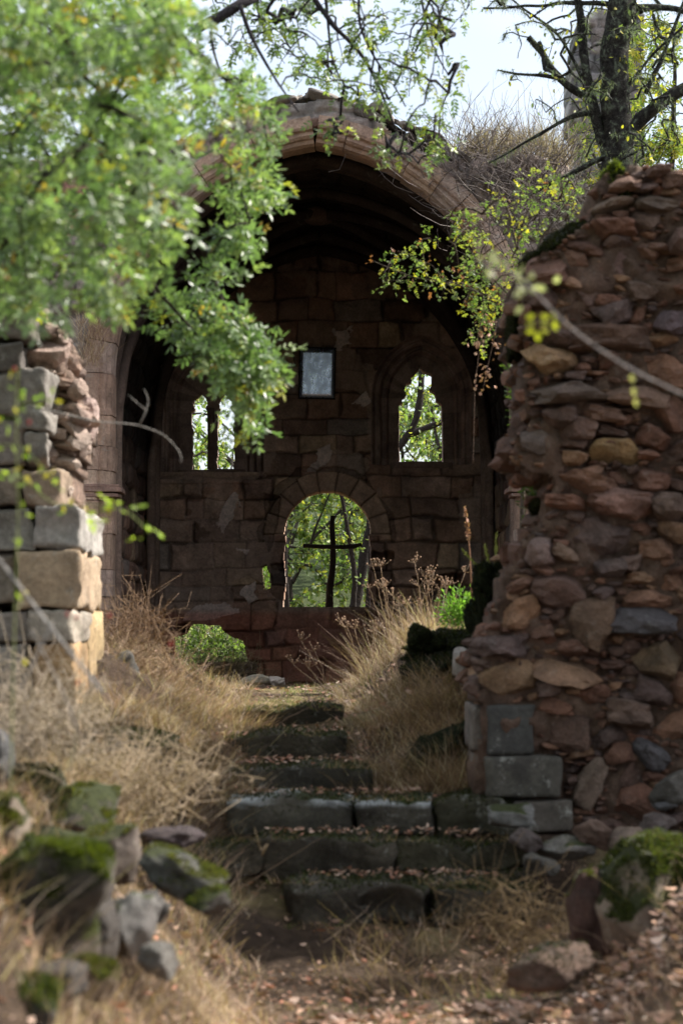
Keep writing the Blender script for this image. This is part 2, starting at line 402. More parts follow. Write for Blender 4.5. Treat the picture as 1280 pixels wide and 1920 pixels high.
def ashlar(XX, ZZ, rng, z0, hs=(.2, .32), ws=(.28, .62), joint=.010, pal=PINK, warp=.018, seed=0):
    q = np.stack([XX, ZZ, XX * 0], -1)
    Xw = XX + warp * fbm(q * 2.5, 3, seed + 1); Zw = ZZ + warp * .9 * fbm(q * 2.2, 3, seed + 2)
    zb = [z0]
    while zb[-1] < ZZ.max() + .5: zb.append(zb[-1] + rng.uniform(*hs))
    zb = np.array(zb); ci = np.clip(np.searchsorted(zb, Zw) - 1, 0, len(zb) - 2)
    edge = np.minimum(Zw - zb[ci], zb[ci + 1] - Zw)
    bid = np.zeros(XX.shape, int); cnt = 0
    for k in range(len(zb) - 1):
        m = ci == k
        xb = [XX.min() - .3 - rng.uniform(0, .5)]
        while xb[-1] < XX.max() + .5: xb.append(xb[-1] + rng.uniform(*ws))
        xb = np.array(xb)
        if not m.any(): continue
        bi = np.clip(np.searchsorted(xb, Xw[m]) - 1, 0, len(xb) - 2)
        edge[m] = np.minimum(edge[m], np.minimum(Xw[m] - xb[bi], xb[bi + 1] - Xw[m]))
        bid[m] = cnt + bi; cnt += len(xb)
    off = rng.uniform(-.02, .02, cnt + 1); tx = rng.normal(0, .03, cnt + 1); tz = rng.normal(0, .03, cnt + 1)
    jw = joint * (1 + 1.6 * fbm(q * 4, 3, seed + 3))
    groove = 1 - sstep((edge - jw * .4) / (.012 + np.abs(jw)))
    depth = off[bid] + .035 * groove + .010 * fbm(q * 6, 4, seed + 4) + .004 * fbm(q * 40, 2, seed + 8)
    # broken corners
    chip = sstep((fbm(q * 3.3, 4, seed + 9) - .2) / .3); depth = depth + .035 * chip * sstep(1 - edge / .09)
    pc = np.array(pal)[rng.integers(0, len(pal), cnt + 1)] * (1 + rng.normal(0, .16, (cnt + 1, 1)))
    C = pc[bid] * (1 - .6 * groove[..., None]) * (1 + .15 * fbm(q * 8, 3, seed + 5))[..., None]
    return depth, np.clip(C, .01, .9), groove
def archsd(x, z, w, zs, R):
    """signed distance-like field of a pointed opening (negative inside)"""
    lo = np.abs(x) - w; hi = np.hypot(np.abs(x) + (R - w), z - zs) - R
    return np.where(z < zs, lo, hi)

# ---- the chapel
CX = P(590, 700, 21)[0]; ZS = P(590, 700, 21)[2]; AW = 1.856; AR = 442 * 21 / F
chapel = thing('ruined_chapel', (CX, 21, float(G(CX, 21))), 'roofless-looking ruined sandstone chapel with a pointed open arch and dark vaulted inside', 'chapel')
chapel['label'] = 'ruined sandstone chapel with a big pointed open arch and dark vaulted inside'
YB = 27.0
def mx(px, d=YB): return (px - 640) / F * d
def mz(py, d=YB): return P(640, py, d)[2]
def build_backwall():
    rng = np.random.default_rng(11); d = YB; st = .0105
    xs = np.arange(CX - 2.35, CX + 2.35, st); zs = np.arange(-1.0, 5.6, st)
    XX, ZZ = np.meshgrid(xs, zs)
    dep, C, gr = ashlar(XX, ZZ, rng, mz(1290) - .4, (.17, .34), (.2, .62), .009, warp=.028, seed=3); C = C * np.array((1.45, 1.45, 1.42)) * (1 + .30 * fbm(np.stack([XX, ZZ, XX * 0], -1) * 1.3, 4, 91))[..., None]
    q = np.stack([XX, ZZ, XX * 0], -1)
    # mortar smears and render patches, low relief with a shape of their own
    sm = sstep((fbm(q * 1.9, 5, 77) - .18) / .06); dep = dep * (1 - sm * .6) - .006 * sm
    C = C * (1 - .55 * sm[..., None]) + .55 * sm[..., None] * np.array((.40, .29, .235))
    wob = .075 * fbm(q * 7, 5, 55)
    for poly in ([(400, 985), (415, 1005), (440, 960), (452, 925), (438, 920), (418, 945)],
                 [(452, 1110), (470, 1130), (492, 1118), (480, 1090), (465, 1095)],
                 [(335, 1170), (350, 1150), (380, 1128), (440, 1125), (455, 1145), (420, 1155), (380, 1165)],
                 [(583, 880), (590, 845), (615, 835), (618, 850), (605, 875)],
                 [(520, 700), (545, 690), (560, 705), (555, 725), (530, 725)],
                 [(655, 760), (690, 728), (690, 758), (680, 765)], [(612, 622), (650, 618), (652, 650), (630, 655)],
                 [(430, 1035), (470, 1030), (450, 1050)]):
        pz = [(mx(a), mz(b)) for a, b in poly]
        m = inpoly(XX + wob, ZZ + wob * .7, pz)
        C[m] = np.array((.62, .50, .45)) * (1 + .12 * fbm(q[m] * 9, 3, 9))[:, None]; dep[m] = -.012 + .004 * fbm(q[m] * 20, 3, 4)
    Yf = d + dep
    # mouldings round the lancets
    mask = np.ones((len(zs) - 1, len(xs) - 1), bool)
    xc = (xs[:-1] + xs[1:]) / 2; zc = (zs[:-1] + zs[1:]) / 2; XC, ZC = np.meshgrid(xc, zc)
    def lancet(cx, hw, zspr, zsill, zap, recess=.30, band=.30):
        nonlocal Yf, C
        rise = zap - zspr; R = (rise ** 2 + hw ** 2) / (2 * hw)
        s = archsd(XX - cx, ZZ, hw, zspr, R); s = np.where(ZZ < zsill - .02, 9, s)
        inn = s < 0; t = np.clip(s / band, 0, 1)
        ring = (s < band)
        prof = recess * (1 - t) + .035 * np.cos(t * math.pi * 5) + .02
        v = np.floor(np.arctan2(ZZ - zspr, XX - cx) * 5.2); v = np.where(ZZ < zspr, np.floor(ZZ / .27), v)
        hsh = h3(v.astype(int) + 50, (t * 2).astype(int), v.astype(int) * 0, 9)
        Yf = np.where(ring, d + prof + .006 * (hsh - .5), Yf)
        Yf = np.where(inn, d + recess + .02, Yf)
        rc = np.array((.27, .195, .165)) * (.75 + .5 * hsh)[..., None]
        C = np.where(ring[..., None], rc, C)
    z = mz
    lancet(mx(790), .37, z(742), z(868), z(662), .22, .22)
    lancet(mx(396), .40, z(748), z(880), z(672), .22, .22)
    for poly in ([(748, 865), (748, 753), (756, 751), (755, 742), (764, 737), (759, 726), (763, 714), (773, 712), (772, 700), (786, 688), (789, 680), (795, 690), (812, 697), (813, 715), (808, 727), (818, 733), (821, 746), (831, 755), (832, 865)],
                 [(355, 878), (355, 768), (362, 762), (358, 752), (363, 741), (373, 731), (384, 742), (388, 753), (382, 761), (387, 770), (387, 878)],
                 [(404, 876), (404, 768), (409, 761), (405, 751), (410, 741), (419, 731), (429, 742), (434, 753), (430, 762), (437, 770), (437, 876)],
                 [(322, 1195), (345, 1188), (358, 1170), (415, 1172), (421, 1186), (440, 1196), (456, 1204), (463, 1228), (472, 1268), (380, 1290), (325, 1275)],
                 [(491, 1062), (500, 1058), (505, 1075), (506, 1103), (492, 1106)]):
        mask &= ~inpoly(XC + .012 * fbm(np.stack([XC, ZC, XC * 0], -1) * 14, 2, 3) * (1 if len(poly) < 12 else .2), ZC, [(mx(a), mz(b)) for a, b in poly])
    # round window with voussoirs
    cx, cz, r = mx(613.5), mz(1001), 82 * d / F; zsill = mz(1138)
    rr = np.hypot(XC - cx, ZC - cz)
    op = ((ZC > cz) & (rr < r)) | ((ZC <= cz) & (ZC > zsill) & (np.abs(XC - cx) < r - .012 * (1 + np.sin(ZC * 11))))
    mask &= ~op
    rv = np.hypot(XX - cx, ZZ - cz); an = np.arctan2(ZZ - cz, XX - cx); k = an * 9 / math.pi
    hv = h3(np.floor(k).astype(int), np.floor(k).astype(int) * 0, np.floor(k).astype(int) * 0, 4)
    ring = (ZZ > cz - .02) & (rv < r + .20 + .05 * hv) & (rv > r - .02)
    je = np.minimum(k % 1, 1 - k % 1) * rv * math.pi / 9
    gv = 1 - sstep((je - .004) / .012)
    Yf = np.where(ring, d - .02 + .012 * hv + .03 * gv + .006 * fbm(q * 12, 3, 3), Yf)
    C = np.where(ring[..., None], np.array((.44, .30, .22)) * (.7 + .55 * hv)[..., None] * (1 - .6 * gv[..., None]), C)
    # ragged joint above the ring
    gap = (ZZ > cz - .1) & (rv > r + .19 + .05 * hv) & (rv < r + .27 + .06 * fbm(q * 4, 3, 8)); Yf = np.where(gap, Yf + .05, Yf); C = np.where(gap[..., None], C * .55, C)
    for poly, dd in (([(700, 1036), (738, 1034), (736, 1100), (722, 1140), (706, 1140)], .26), ([(775, 1082), (865, 1076), (868, 1108), (800, 1118)], .30), ([(497, 925), (530, 930), (512, 1000), (505, 1040), (492, 1000)], .12),
                     ([(505, 1060), (532, 1050), (532, 1132), (510, 1120)], .10), ([(325, 1176), (358, 1170), (345, 1190)], .3)):
        m = inpoly(XX + .03 * fbm(q * 6, 2, 5), ZZ + .03 * fbm(q * 6, 2, 6), [(mx(a), mz(b)) for a, b in poly]); Yf = np.where(m, Yf + dd, Yf); C = np.where(m[..., None], C * .6, C)
    # cornice line at the foot of the lancets
    m = np.abs(ZZ - mz(903)) < .022; Yf = np.where(m & (XX < mx(500)), d - .03, Yf)
    # the courses below the sill are redder
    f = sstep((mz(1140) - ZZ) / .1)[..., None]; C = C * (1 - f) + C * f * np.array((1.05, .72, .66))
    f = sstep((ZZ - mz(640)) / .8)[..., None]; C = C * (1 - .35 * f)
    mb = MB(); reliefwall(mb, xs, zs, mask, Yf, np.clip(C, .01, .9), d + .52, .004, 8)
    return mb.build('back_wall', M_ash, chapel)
build_backwall()
def bar_box(mb, c, s, rng=None, C=(.22, .15, .12), rot=0, n=3, rough=.006):
    """a rough-faced block: subdivided rounded box, half sizes s"""
    V, Fa = rock_box(s, rng, rough)
    if rot: 
        cs, sn = math.cos(rot), math.sin(rot); V = V @ np.array([[cs, 0, sn], [0, 1, 0], [-sn, 0, cs]]).T
    mb.add(V + np.asarray(c), Fa, C)
_bx = None
def rock_box(s, rng, rough=.006, bev=.012):
    global _bx
    if _bx is None:
        bm = bmesh.new(); bmesh.ops.create_cube(bm, size=2); bmesh.ops.subdivide_edges(bm, edges=bm.edges[:], cuts=9, use_grid_fill=True)
        _bx = (np.array([v.co[:] for v in bm.verts]), np.array([[v.index for v in f.verts] for f in bm.faces])); bm.free()
    U, Fa = _bx; s = np.asarray(s, float)
    # pull grid lines to the edges so that the bevel is narrow
    W = np.sign(U) * (1 - (1 - np.abs(U)) ** 1.0)
    V = W * s; lim = s - bev
    inner = np.clip(V, -lim, lim); dlt = V - inner; L = np.linalg.norm(dlt, axis=1)[:, None]
    V = np.where(L > 1e-9, inner + dlt / np.maximum(L, 1e-9) * np.minimum(L, bev), V)
    sd = int(rng.integers(0, 9999)) if rng is not None else 0
    V = V + rough * 2 * np.stack([fbm(V * 5 + 9, 3, sd), fbm(V * 5 + 5, 3, sd + 1), fbm(V * 5, 3, sd + 2)], 1) + rough * .6 * fbm(V * 25, 2, sd + 3)[:, None] * np.sign(U)
    return V, Fa
# sills and mullion of the two lancets
mb = MB(); rg = np.random.default_rng(3)
bar_box(mb, (mx(396), YB + .22, mz(888)), (.40, .16, .05), rg); mb.build('window_sill', M_ash, chapel)
mb = MB(); bar_box(mb, (mx(790), YB + .20, mz(872)), (.36, .20, .04), rg); mb.build('window_sill', M_ash, chapel)
mb = MB(); V, Fa = tube(PL([(395.5, 880), (395.5, 820), (395.5, 765)], YB + .24), (.045, .04, .045), 10, .04); mb.add(V, Fa, (.2, .14, .11)); mb.build('mullion', M_ash, chapel)

def archcurve(w, R, zs, z0, n=24):
    """left foot to apex to right foot, as x (relative), z, outward normal"""
    P_ = []
    cxl = R - w
    amax = math.acos(cxl / R)
    for z in np.linspace(z0, zs, 10)[:-1]: P_.append((-w, z, -1, 0))
    for a in np.linspace(0, amax, n): P_.append((cxl - R * math.cos(a), zs + R * math.sin(a), -math.cos(a), math.sin(a)))
    Rr = [(-x, z, -nx, nz) for x, z, nx, nz in P_[::-1]]
    return P_, Rr
def build_facade():
    rng = np.random.default_rng(21); d = 21.0; st = .0165
    xs = np.arange(-5.2, 3.3, st); zs = np.arange(-1.0, 5.3, st); XX, ZZ = np.meshgrid(xs, zs)
    dep, C, gr = ashlar(XX, ZZ, rng, -.9, (.13, .26), (.16, .45), .016, warp=.03, seed=31)
    q = np.stack([XX, ZZ, XX * 0], -1)
    top = [(-500, 330), (0, 305), (120, 290), (200, 290), (300, 268), (400, 240), (470, 212), (530, 190), (600, 180), (660, 190), (700, 214), (750, 250), (800, 285), (845, 312), (880, 300), (940, 292), (1000, 285), (1060, 300), (1100, 330), (1130, 400), (1200, 470), (1300, 520)]
    tx = np.array([(a - 640) / F * d for a, b in top]); tz = np.array([P(640, b, d)[2] for a, b in top])
    tl = np.interp(xs, tx, tz) + .05 * fbm(np.stack([xs * 3, xs * 0, xs * 0], -1), 4, 5)
    xc = (xs[:-1] + xs[1:]) / 2; zc = (zs[:-1] + zs[1:]) / 2; XC, ZC = np.meshgrid(xc, zc)
    mask = ZC < np.interp(xc, xs, tl)[None, :]
    mask &= archsd(XC - CX, ZC, AW + .16, ZS, AR + .16) > 0
    sd = archsd(XX - CX, ZZ, AW, ZS, AR)
    gray = sstep((sd - .22) / .05) * sstep((ZZ - 2.0) / .5)
    dep = dep + .05 * fbm(q * 4, 5, 61) * sstep((sd - .2) / .2) + .06 * sstep((sd - .5) / .2)
    C = C * (1 - gray[..., None] * .6) + gray[..., None] * .6 * np.array((.30, .275, .26))
    brick = inpoly(XX, ZZ, [((a - 640) / F * d, P(640, b, d)[2]) for a, b in [(90, 290), (240, 285), (250, 430), (100, 440)]])
    C = np.where(brick[..., None], C * np.array((1.25, .8, .65)), C)
    mb = MB(); reliefwall(mb, xs, zs, mask, d + dep, np.clip(C, .01, .9), d + .6, .006, 4)
    mb.build('front_wall', M_fac, chapel)
    # moulded ring, stone by stone
    prof = [(.25, .42), (.0, .42), (-.0, .17), (.018, .12), (.05, .105), (.062, .07), (.085, .045), (.12, .05), (.135, .01), (.16, -.005), (.25, -.005)]
    prof = [(a, b - .05) for a, b in prof]
    mb = MB(); z0 = -.75
    def seg(path):
        p = np.array(path); m = len(p); k = len(prof)
        off = rng.uniform(-.012, .012); oy = rng.uniform(-.012, .012)
        V = []
        for x, z, nx, nz in p:
            for a, b in prof: V.append((CX + x + nx * (a + off), d + b + oy, z + nz * (a + off)))
        V = np.array(V); V[:, 0] += .007 * fbm(V * 7, 3, 3); V[:, 1] += .007 * fbm(V * 7, 3, 4); V[:, 2] += .006 * fbm(V * 7, 3, 5)
        i = np.arange(m - 1)[:, None] * k; j = np.arange(k)[None]; j2 = (j + 1) % k
        Fa = [np.stack([i + j, i + j2, i + k + j2, i + k + j], -1).reshape(-1, 4), np.arange(k)[::-1][None], (np.arange(k) + (m - 1) * k)[None]]
        c = np.array([(.42, .29, .22), (.38, .26, .20), (.47, .34, .26), (.40, .30, .25)][rng.integers(0, 4)]) * rng.uniform(.85, 1.15)
        mb.add(V, Fa, c)
    amax = math.acos((AR - AW) / AR)
    for sg in (-1, 1):
        z = z0
        while z < ZS - .02:
            z2 = min(ZS, z + rng.uniform(.22, .36)); 
            if ZS - z2 < .12: z2 = ZS
            pth = [(sg * AW, zz, sg, 0) for zz in np.linspace(z + .003, z2 - .003, 6)]; seg(pth if sg < 0 else pth[::-1]); z = z2
        a = 0
        while a < amax - .01:
            a2 = min(amax, a + rng.uniform(.10, .17))
            if amax - a2 < .06: a2 = amax
            pth = [(sg * (AR * math.cos(t) - (AR - AW)), ZS + AR * math.sin(t), sg * math.cos(t), math.sin(t)) for t in np.linspace(a + .0015, a2 - .0015, 7)]
            seg(pth if sg < 0 else pth[::-1]); a = a2
    o = mb.build('arch_ring', M_fac, chapel, smooth=False)
    # weathered capping stones over the ring
    mb = MB()
    for t in np.linspace(.3, 1, 46):
        for sg in (-1, 1):
            a = amax * t; rr = AR + .43 + rng.uniform(-.06, .05)
            c = (CX + sg * (rr * math.cos(a) - (AR - AW)), d + rng.uniform(.05, .35), ZS + rr * math.sin(a))
            V, Fa = rock(rng, (rng.uniform(.07, .16), rng.uniform(.1, .2), rng.uniform(.02, .06)), 7, 14, .08, sub=3, rot=(0, sg * (math.pi / 2 - a), rng.uniform(-.3, .3)))
            mb.add(V + c, Fa, np.array((.2, .175, .16)) * rng.uniform(.6, 1.3))
    mb.build('capping_stones', M_fac, chapel)
    # capital where the arch leaves the jamb
    for sg in (-1, 1):
        mb = MB()
        zc = P(190, 922, 21)[2]
        for dz, ex, hh in ((.05, .035, .018), (.015, .06, .022), (-.03, .03, .018)):
            V, Fa = rock_box((.19 + ex, .20 + ex * .6, hh), rng, .003, .008); mb.add(V + (CX + sg * (AW + .16), d + .15, zc + dz), Fa, (.27, .175, .14))
        mb.build('capital', M_fac, chapel)
build_facade()
def build_vault():
    rng = np.random.default_rng(5); w = 2.02; R = AR * 1.085; zs_ = ZS - .1; z0 = -1.0
    Lp, Rp = archcurve(w, R, zs_, z0, 90)
    def dens(p):  # resample evenly
        p = np.array(p); L = np.concatenate([[0], np.cumsum(np.hypot(np.diff(p[:, 0]), np.diff(p[:, 1])))]); s = np.arange(0, L[-1], .03)
        return np.stack([np.interp(s, L, p[:, k]) for k in range(4)], 1), s
    for nm, pp in (('side_wall_and_vault', Lp), ('side_wall_and_vault', Rp[::-1])):
        p, s = dens(list(pp) + [(.06 if pp[0][0] < 0 else -.06, pp[-1][1] + .01, pp[-1][2], pp[-1][3])]); yy = np.arange(21.35, YB + .1, .03)
        S, Yy = np.meshgrid(s, yy); dep, C, gr = ashlar(Yy, S, rng, 0, (.2, .3), (.3, .6), .009, seed=int(rng.integers(99)))
        V = np.stack([CX + p[None, :, 0] + p[None, :, 2] * dep, Yy, p[None, :, 1] + p[None, :, 3] * dep], -1)
        Vo = np.stack([CX + p[None, :, 0] + p[None, :, 2] * .34 + 0 * dep, Yy, p[None, :, 1] + p[None, :, 3] * .34 + 0 * dep], -1)
        f = gridfaces(len(yy), len(s)); n = len(V.reshape(-1, 3))
        vault_shade = 1.35 - 1.25 * sstep((V[..., 2] - .8) / 1.6)[..., None]  # shade of the upper vault painted into the stone colour
        mb = MB(); mb.add(V.reshape(-1, 3), f, (C * vault_shade).reshape(-1, 3)); mb.add(Vo.reshape(-1, 3), f[:, ::-1], (.16, .13, .11))
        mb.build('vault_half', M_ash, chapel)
    # ribs
    am = math.acos((R - w) / R); zap = zs_ + R * math.sin(am)
    def rib(pts, r=.065):
        mb = MB(); Q = resample(pts, .08)
        for off, rr in ((0, r), ):
            V, Fa = tube(Q, rr, 10, .03); mb.add(V, Fa, np.array((.045, .032, .027)) + np.array((.20, .14, .11)) * (1 - sstep((V[:, 2] - 1.6) / 1.6))[:, None])  # ribs painted darker upward, following the shade in the vault
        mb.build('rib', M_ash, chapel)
    ya, yb = 21.75, YB - .12; ym = (ya + yb) / 2
    for y in (ya, ya + .16, yb):
        for sg in (-1, 1):
            pts = [(CX + sg * w * .975, y, z) for z in np.linspace(z0, zs_, 4)] + [(CX + sg * ((R * .975) * math.cos(a) - (R - w)), y, zs_ + R * .975 * math.sin(a)) for a in np.linspace(.1, am, 9)]
            rib(pts)
    for y in (ya + .3, yb - .2):
        for sg in (-1, 1):
            for k in range(2):
                yk = y + (.12 if y < ym else -.12) * k
                pts = [(CX + sg * w * (.95 + .02 * k), yk, z) for z in np.linspace(z0, zs_ - .3, 3)]
                pts += [(CX + sg * ((R * .95) * math.cos(a) - (R - w)), yk + (ym - yk) * (a / am) ** 1.1 * (1 if k == 0 else .45), zs_ + R * .95 * math.sin(a)) for a in np.linspace(0, am if k == 0 else am * .99, 9)]
                rib(pts, .055)
    mb = MB(); V, Fa = rock(rng, (.16, .16, .1), 2.5, 2, .04, 3); mb.add(V + (CX, ym, zap - .14), Fa, (.12, .085, .07)); mb.build('boss', M_ash, chapel)
build_vault()

# ---- cross of rough branches, standing on the window sill
def build_cross():
    t = thing('wooden_cross', P(618, 1137, 27.25), 'dark cross of two rough branches standing in the round-arched window', 'cross')
    mb = MB(); Q = resample(PL([(617, 1140), (618, 1105), (624, 1060), (624.5, 1020), (622, 985), (624, 967)], 27.25), .03)
    r = np.interp(np.linspace(0, 1, len(Q)), [0, .1, .5, .8, 1], [.050, .044, .036, .034, .030]) ; V, Fa = tube(Q, r, 12, .16, 3); mb.add(V, Fa, (.045, .03, .022)); mb.build('upright', M_wood, t)
    mb = MB(); Q = resample(PL([(568, 1023), (600, 1025), (640, 1026), (660, 1025), (678, 1021)], 27.22), .03)
    V, Fa = tube(Q, .026, 12, .16, 6); mb.add(V, Fa, (.045, .03, .022)); mb.build('crossbar', M_wood, t)
build_cross()
# ---- plaque
def build_plaque():
    c = P(594.5, 699.5, 26.93); t = thing('plaque', c, 'grey-blue metal plaque in a dark frame, high on the back wall', 'plaque')
    hw, hh = 32 * 26.93 / F, 46.5 * 26.93 / F
    m, nt, out = newmat('plaque metal'); L = nt.links
    tc = N(nt, 'ShaderNodeTexCoord'); mp = N(nt, 'ShaderNodeMapping'); L.new(tc.outputs['Object'], mp.inputs[0]); mp.inputs['Scale'].default_value = (6, 1, 4)
    n1 = noise_node(nt, 2.2, 7, .7, mp.outputs[0]); b = N(nt, 'ShaderNodeBsdfPrincipled'); b.inputs['Roughness'].default_value = .42; b.inputs['Metallic'].default_value = .8; b.inputs['Specular IOR Level'].default_value = .8
    L.new(ramp(nt, n1.outputs[0], [(.3, (.36, .41, .54)), (.5, (.48, .54, .70)), (.72, (.62, .68, .84))]).outputs[0], b.inputs['Base Color'])
    L.new(ramp(nt, n1.outputs[0], [(.3, g(.38)), (.7, g(.2))]).outputs[0], b.inputs['Roughness']); L.new(b.outputs[0], out.inputs[0])
    rg = np.random.default_rng(1)
    mb = MB(); V, Fa = rock_box((hw, .006, hh), rg, 0.0004, .002); mb.add(V, Fa, (.5, .5, .6)); o = mb.build('panel', m); o.parent = t
    o.rotation_euler = (R_(-1), R_(1.2), 0)
    mb = MB()
    for cc, s in (((0, .012, hh + .008), (hw + .02, .016, .009)), ((0, .012, -hh - .008), (hw + .02, .016, .009)), ((-hw - .008, .012, 0), (.009, .0155, hh)), ((hw + .008, .012, 0), (.009, .0155, hh))):
        V, Fa = rock_box(s, rg, .0003, .003); mb.add(V + cc, Fa, (.03, .028, .027))
    o = mb.build('frame', M_wood); o.parent = t; o.rotation_euler = (0, R_(1.2), 0)
build_plaque()

# ------------------------------------------------------------------ right rubble wall
RUBS = .78
RUB = [(.20, .125, .095), (.17, .105, .08), (.25, .16, .115), (.20, .135, .105), (.14, .10, .085), (.28, .195, .13), (.17, .13, .115), (.22, .13, .095), (.13, .105, .10)]
RUB = [(c[0] * .88, c[1] * .76, c[2] * .72) for c in RUB]
def rubble(mb, poly, depth, rng, keys=(), reserve=(), sizes=((.075, .16), (.045, .10), (.022, .06), (.012, .03)), counts=(260, 1500, 6000, 9000), edge_layers=None, pal=RUB, gap=.2, cap=99999):
    """pack stones over the front of an outline (metres, x,z) standing at depth"""
    poly = np.array(poly); lo = poly.min(0); hi = poly.max(0); st = .008
    nx = int((hi[0] - lo[0]) / st) + 2; nz = int((hi[1] - lo[1]) / st) + 2
    gx = lo[0] + (np.arange(nx) + .5) * st; gz = lo[1] + (np.arange(nz) + .5) * st; GX, GZ = np.meshgrid(gx, gz)
    occ = ~inpoly(GX, GZ, [tuple(p) for p in poly])
    stones = []
    for rp in reserve: occ |= inpoly(GX, GZ, rp)
    def footprint(x, z, a, b, th):
        r = max(a, b) * 1.1; i0, i1 = max(0, int((z - r - lo[1]) / st)), min(nz, int((z + r - lo[1]) / st) + 1); j0, j1 = max(0, int((x - r - lo[0]) / st)), min(nx, int((x + r - lo[0]) / st) + 1)
        if i1 <= i0 or j1 <= j0: return None
        dx = GX[i0:i1, j0:j1] - x; dz = GZ[i0:i1, j0:j1] - z; c, s = math.cos(th), math.sin(th)
        u = (dx * c + dz * s) / a; v = (-dx * s + dz * c) / b
        return (slice(i0, i1), slice(j0, j1)), (np.abs(u) ** 3 + np.abs(v) ** 3) < 1
    def put(x, z, a, b, th, c=None):
        fp = footprint(x, z, a, b, th)
        if fp is not None: occ[fp[0]] |= fp[1]
        stones.append((x, z, a, b, th, c))
    for k in keys: put(*k)
    for lvl, ((s0, s1), cnt) in enumerate(zip(sizes, counts)):
        free = np.argwhere(~occ)
        for t in range(cnt):
            if len(stones) > cap: break
            i, j = free[rng.integers(len(free))]; x, z = gx[j], gz[i]
            a = rng.uniform(s0, s1); b = a * rng.uniform(.32, .75); th = rng.normal(0, .16) if rng.random() > .1 else rng.uniform(-1.3, 1.3)
            fp = footprint(x, z, a, b, th)
            if fp is None: continue
            m = fp[1]; tot = m.sum()
            if tot and (occ[fp[0]] & m).sum() / tot < gap: put(x, z, a * 1.03, b * 1.03, th)
    for x, z, a, b, th, c in stones:
        dp = max(.04, min(a, .16) * rng.uniform(.8, 1.2)); sub = 3 if a > .05 else 2
        V, Fa = rock(rng, (a, dp, b), rng.uniform(7, 14), int(rng.integers(7, 13)), .095, sub, (rng.normal(0, .22), -th, rng.normal(0, .35)), .78)
        col = np.array(tuple(v * .8 for v in c) if c is not None else pal[rng.integers(len(pal))]) * rng.uniform(.8, 1.2)
        q = fbm(V * 9 + x * 31, 2, 5)
        out = rng.uniform(-.05, .045) if a > .05 else rng.uniform(-.01, .05)
        mb.add(V + (x, depth + out + (dp * .35), z), Fa, np.clip(col * (1 + .18 * q[:, None]), .01, .8))
    return stones
def core(mb, poly, depth, back, rng, st=.025, seed=0, col=(.12, .078, .058)):
    poly = np.array(poly); lo = poly.min(0) - .05; hi = poly.max(0) + .05
    xs = np.arange(lo[0], hi[0], st); zs = np.arange(lo[1], hi[1], st); XX, ZZ = np.meshgrid(xs, zs)
    xc = (xs[:-1] + xs[1:]) / 2; zc = (zs[:-1] + zs[1:]) / 2; XC, ZC = np.meshgrid(xc, zc)
    q = np.stack([XC, ZC, XC * 0], -1)
    mask = inpoly(XC + .03 * fbm(q * 6, 3, seed), ZC + .03 * fbm(q * 6, 3, seed + 1), [tuple(p) for p in poly])
    q = np.stack([XX, ZZ, XX * 0], -1)
    Yf = depth + .015 + .045 * fbm(q * 5, 5, seed + 2) + .028 * fbm(q * 22, 4, seed + 3)
    C = np.array(col) * (1 + .25 * fbm(q * 5, 4, seed + 4))[..., None]
    reliefwall(mb, xs, zs, mask, Yf, np.clip(C, .01, .8), back, .02, seed)
D1 = 11.5
def mp(x, y, d=D1): p = P(x, y, d); return (p[0], p[2])
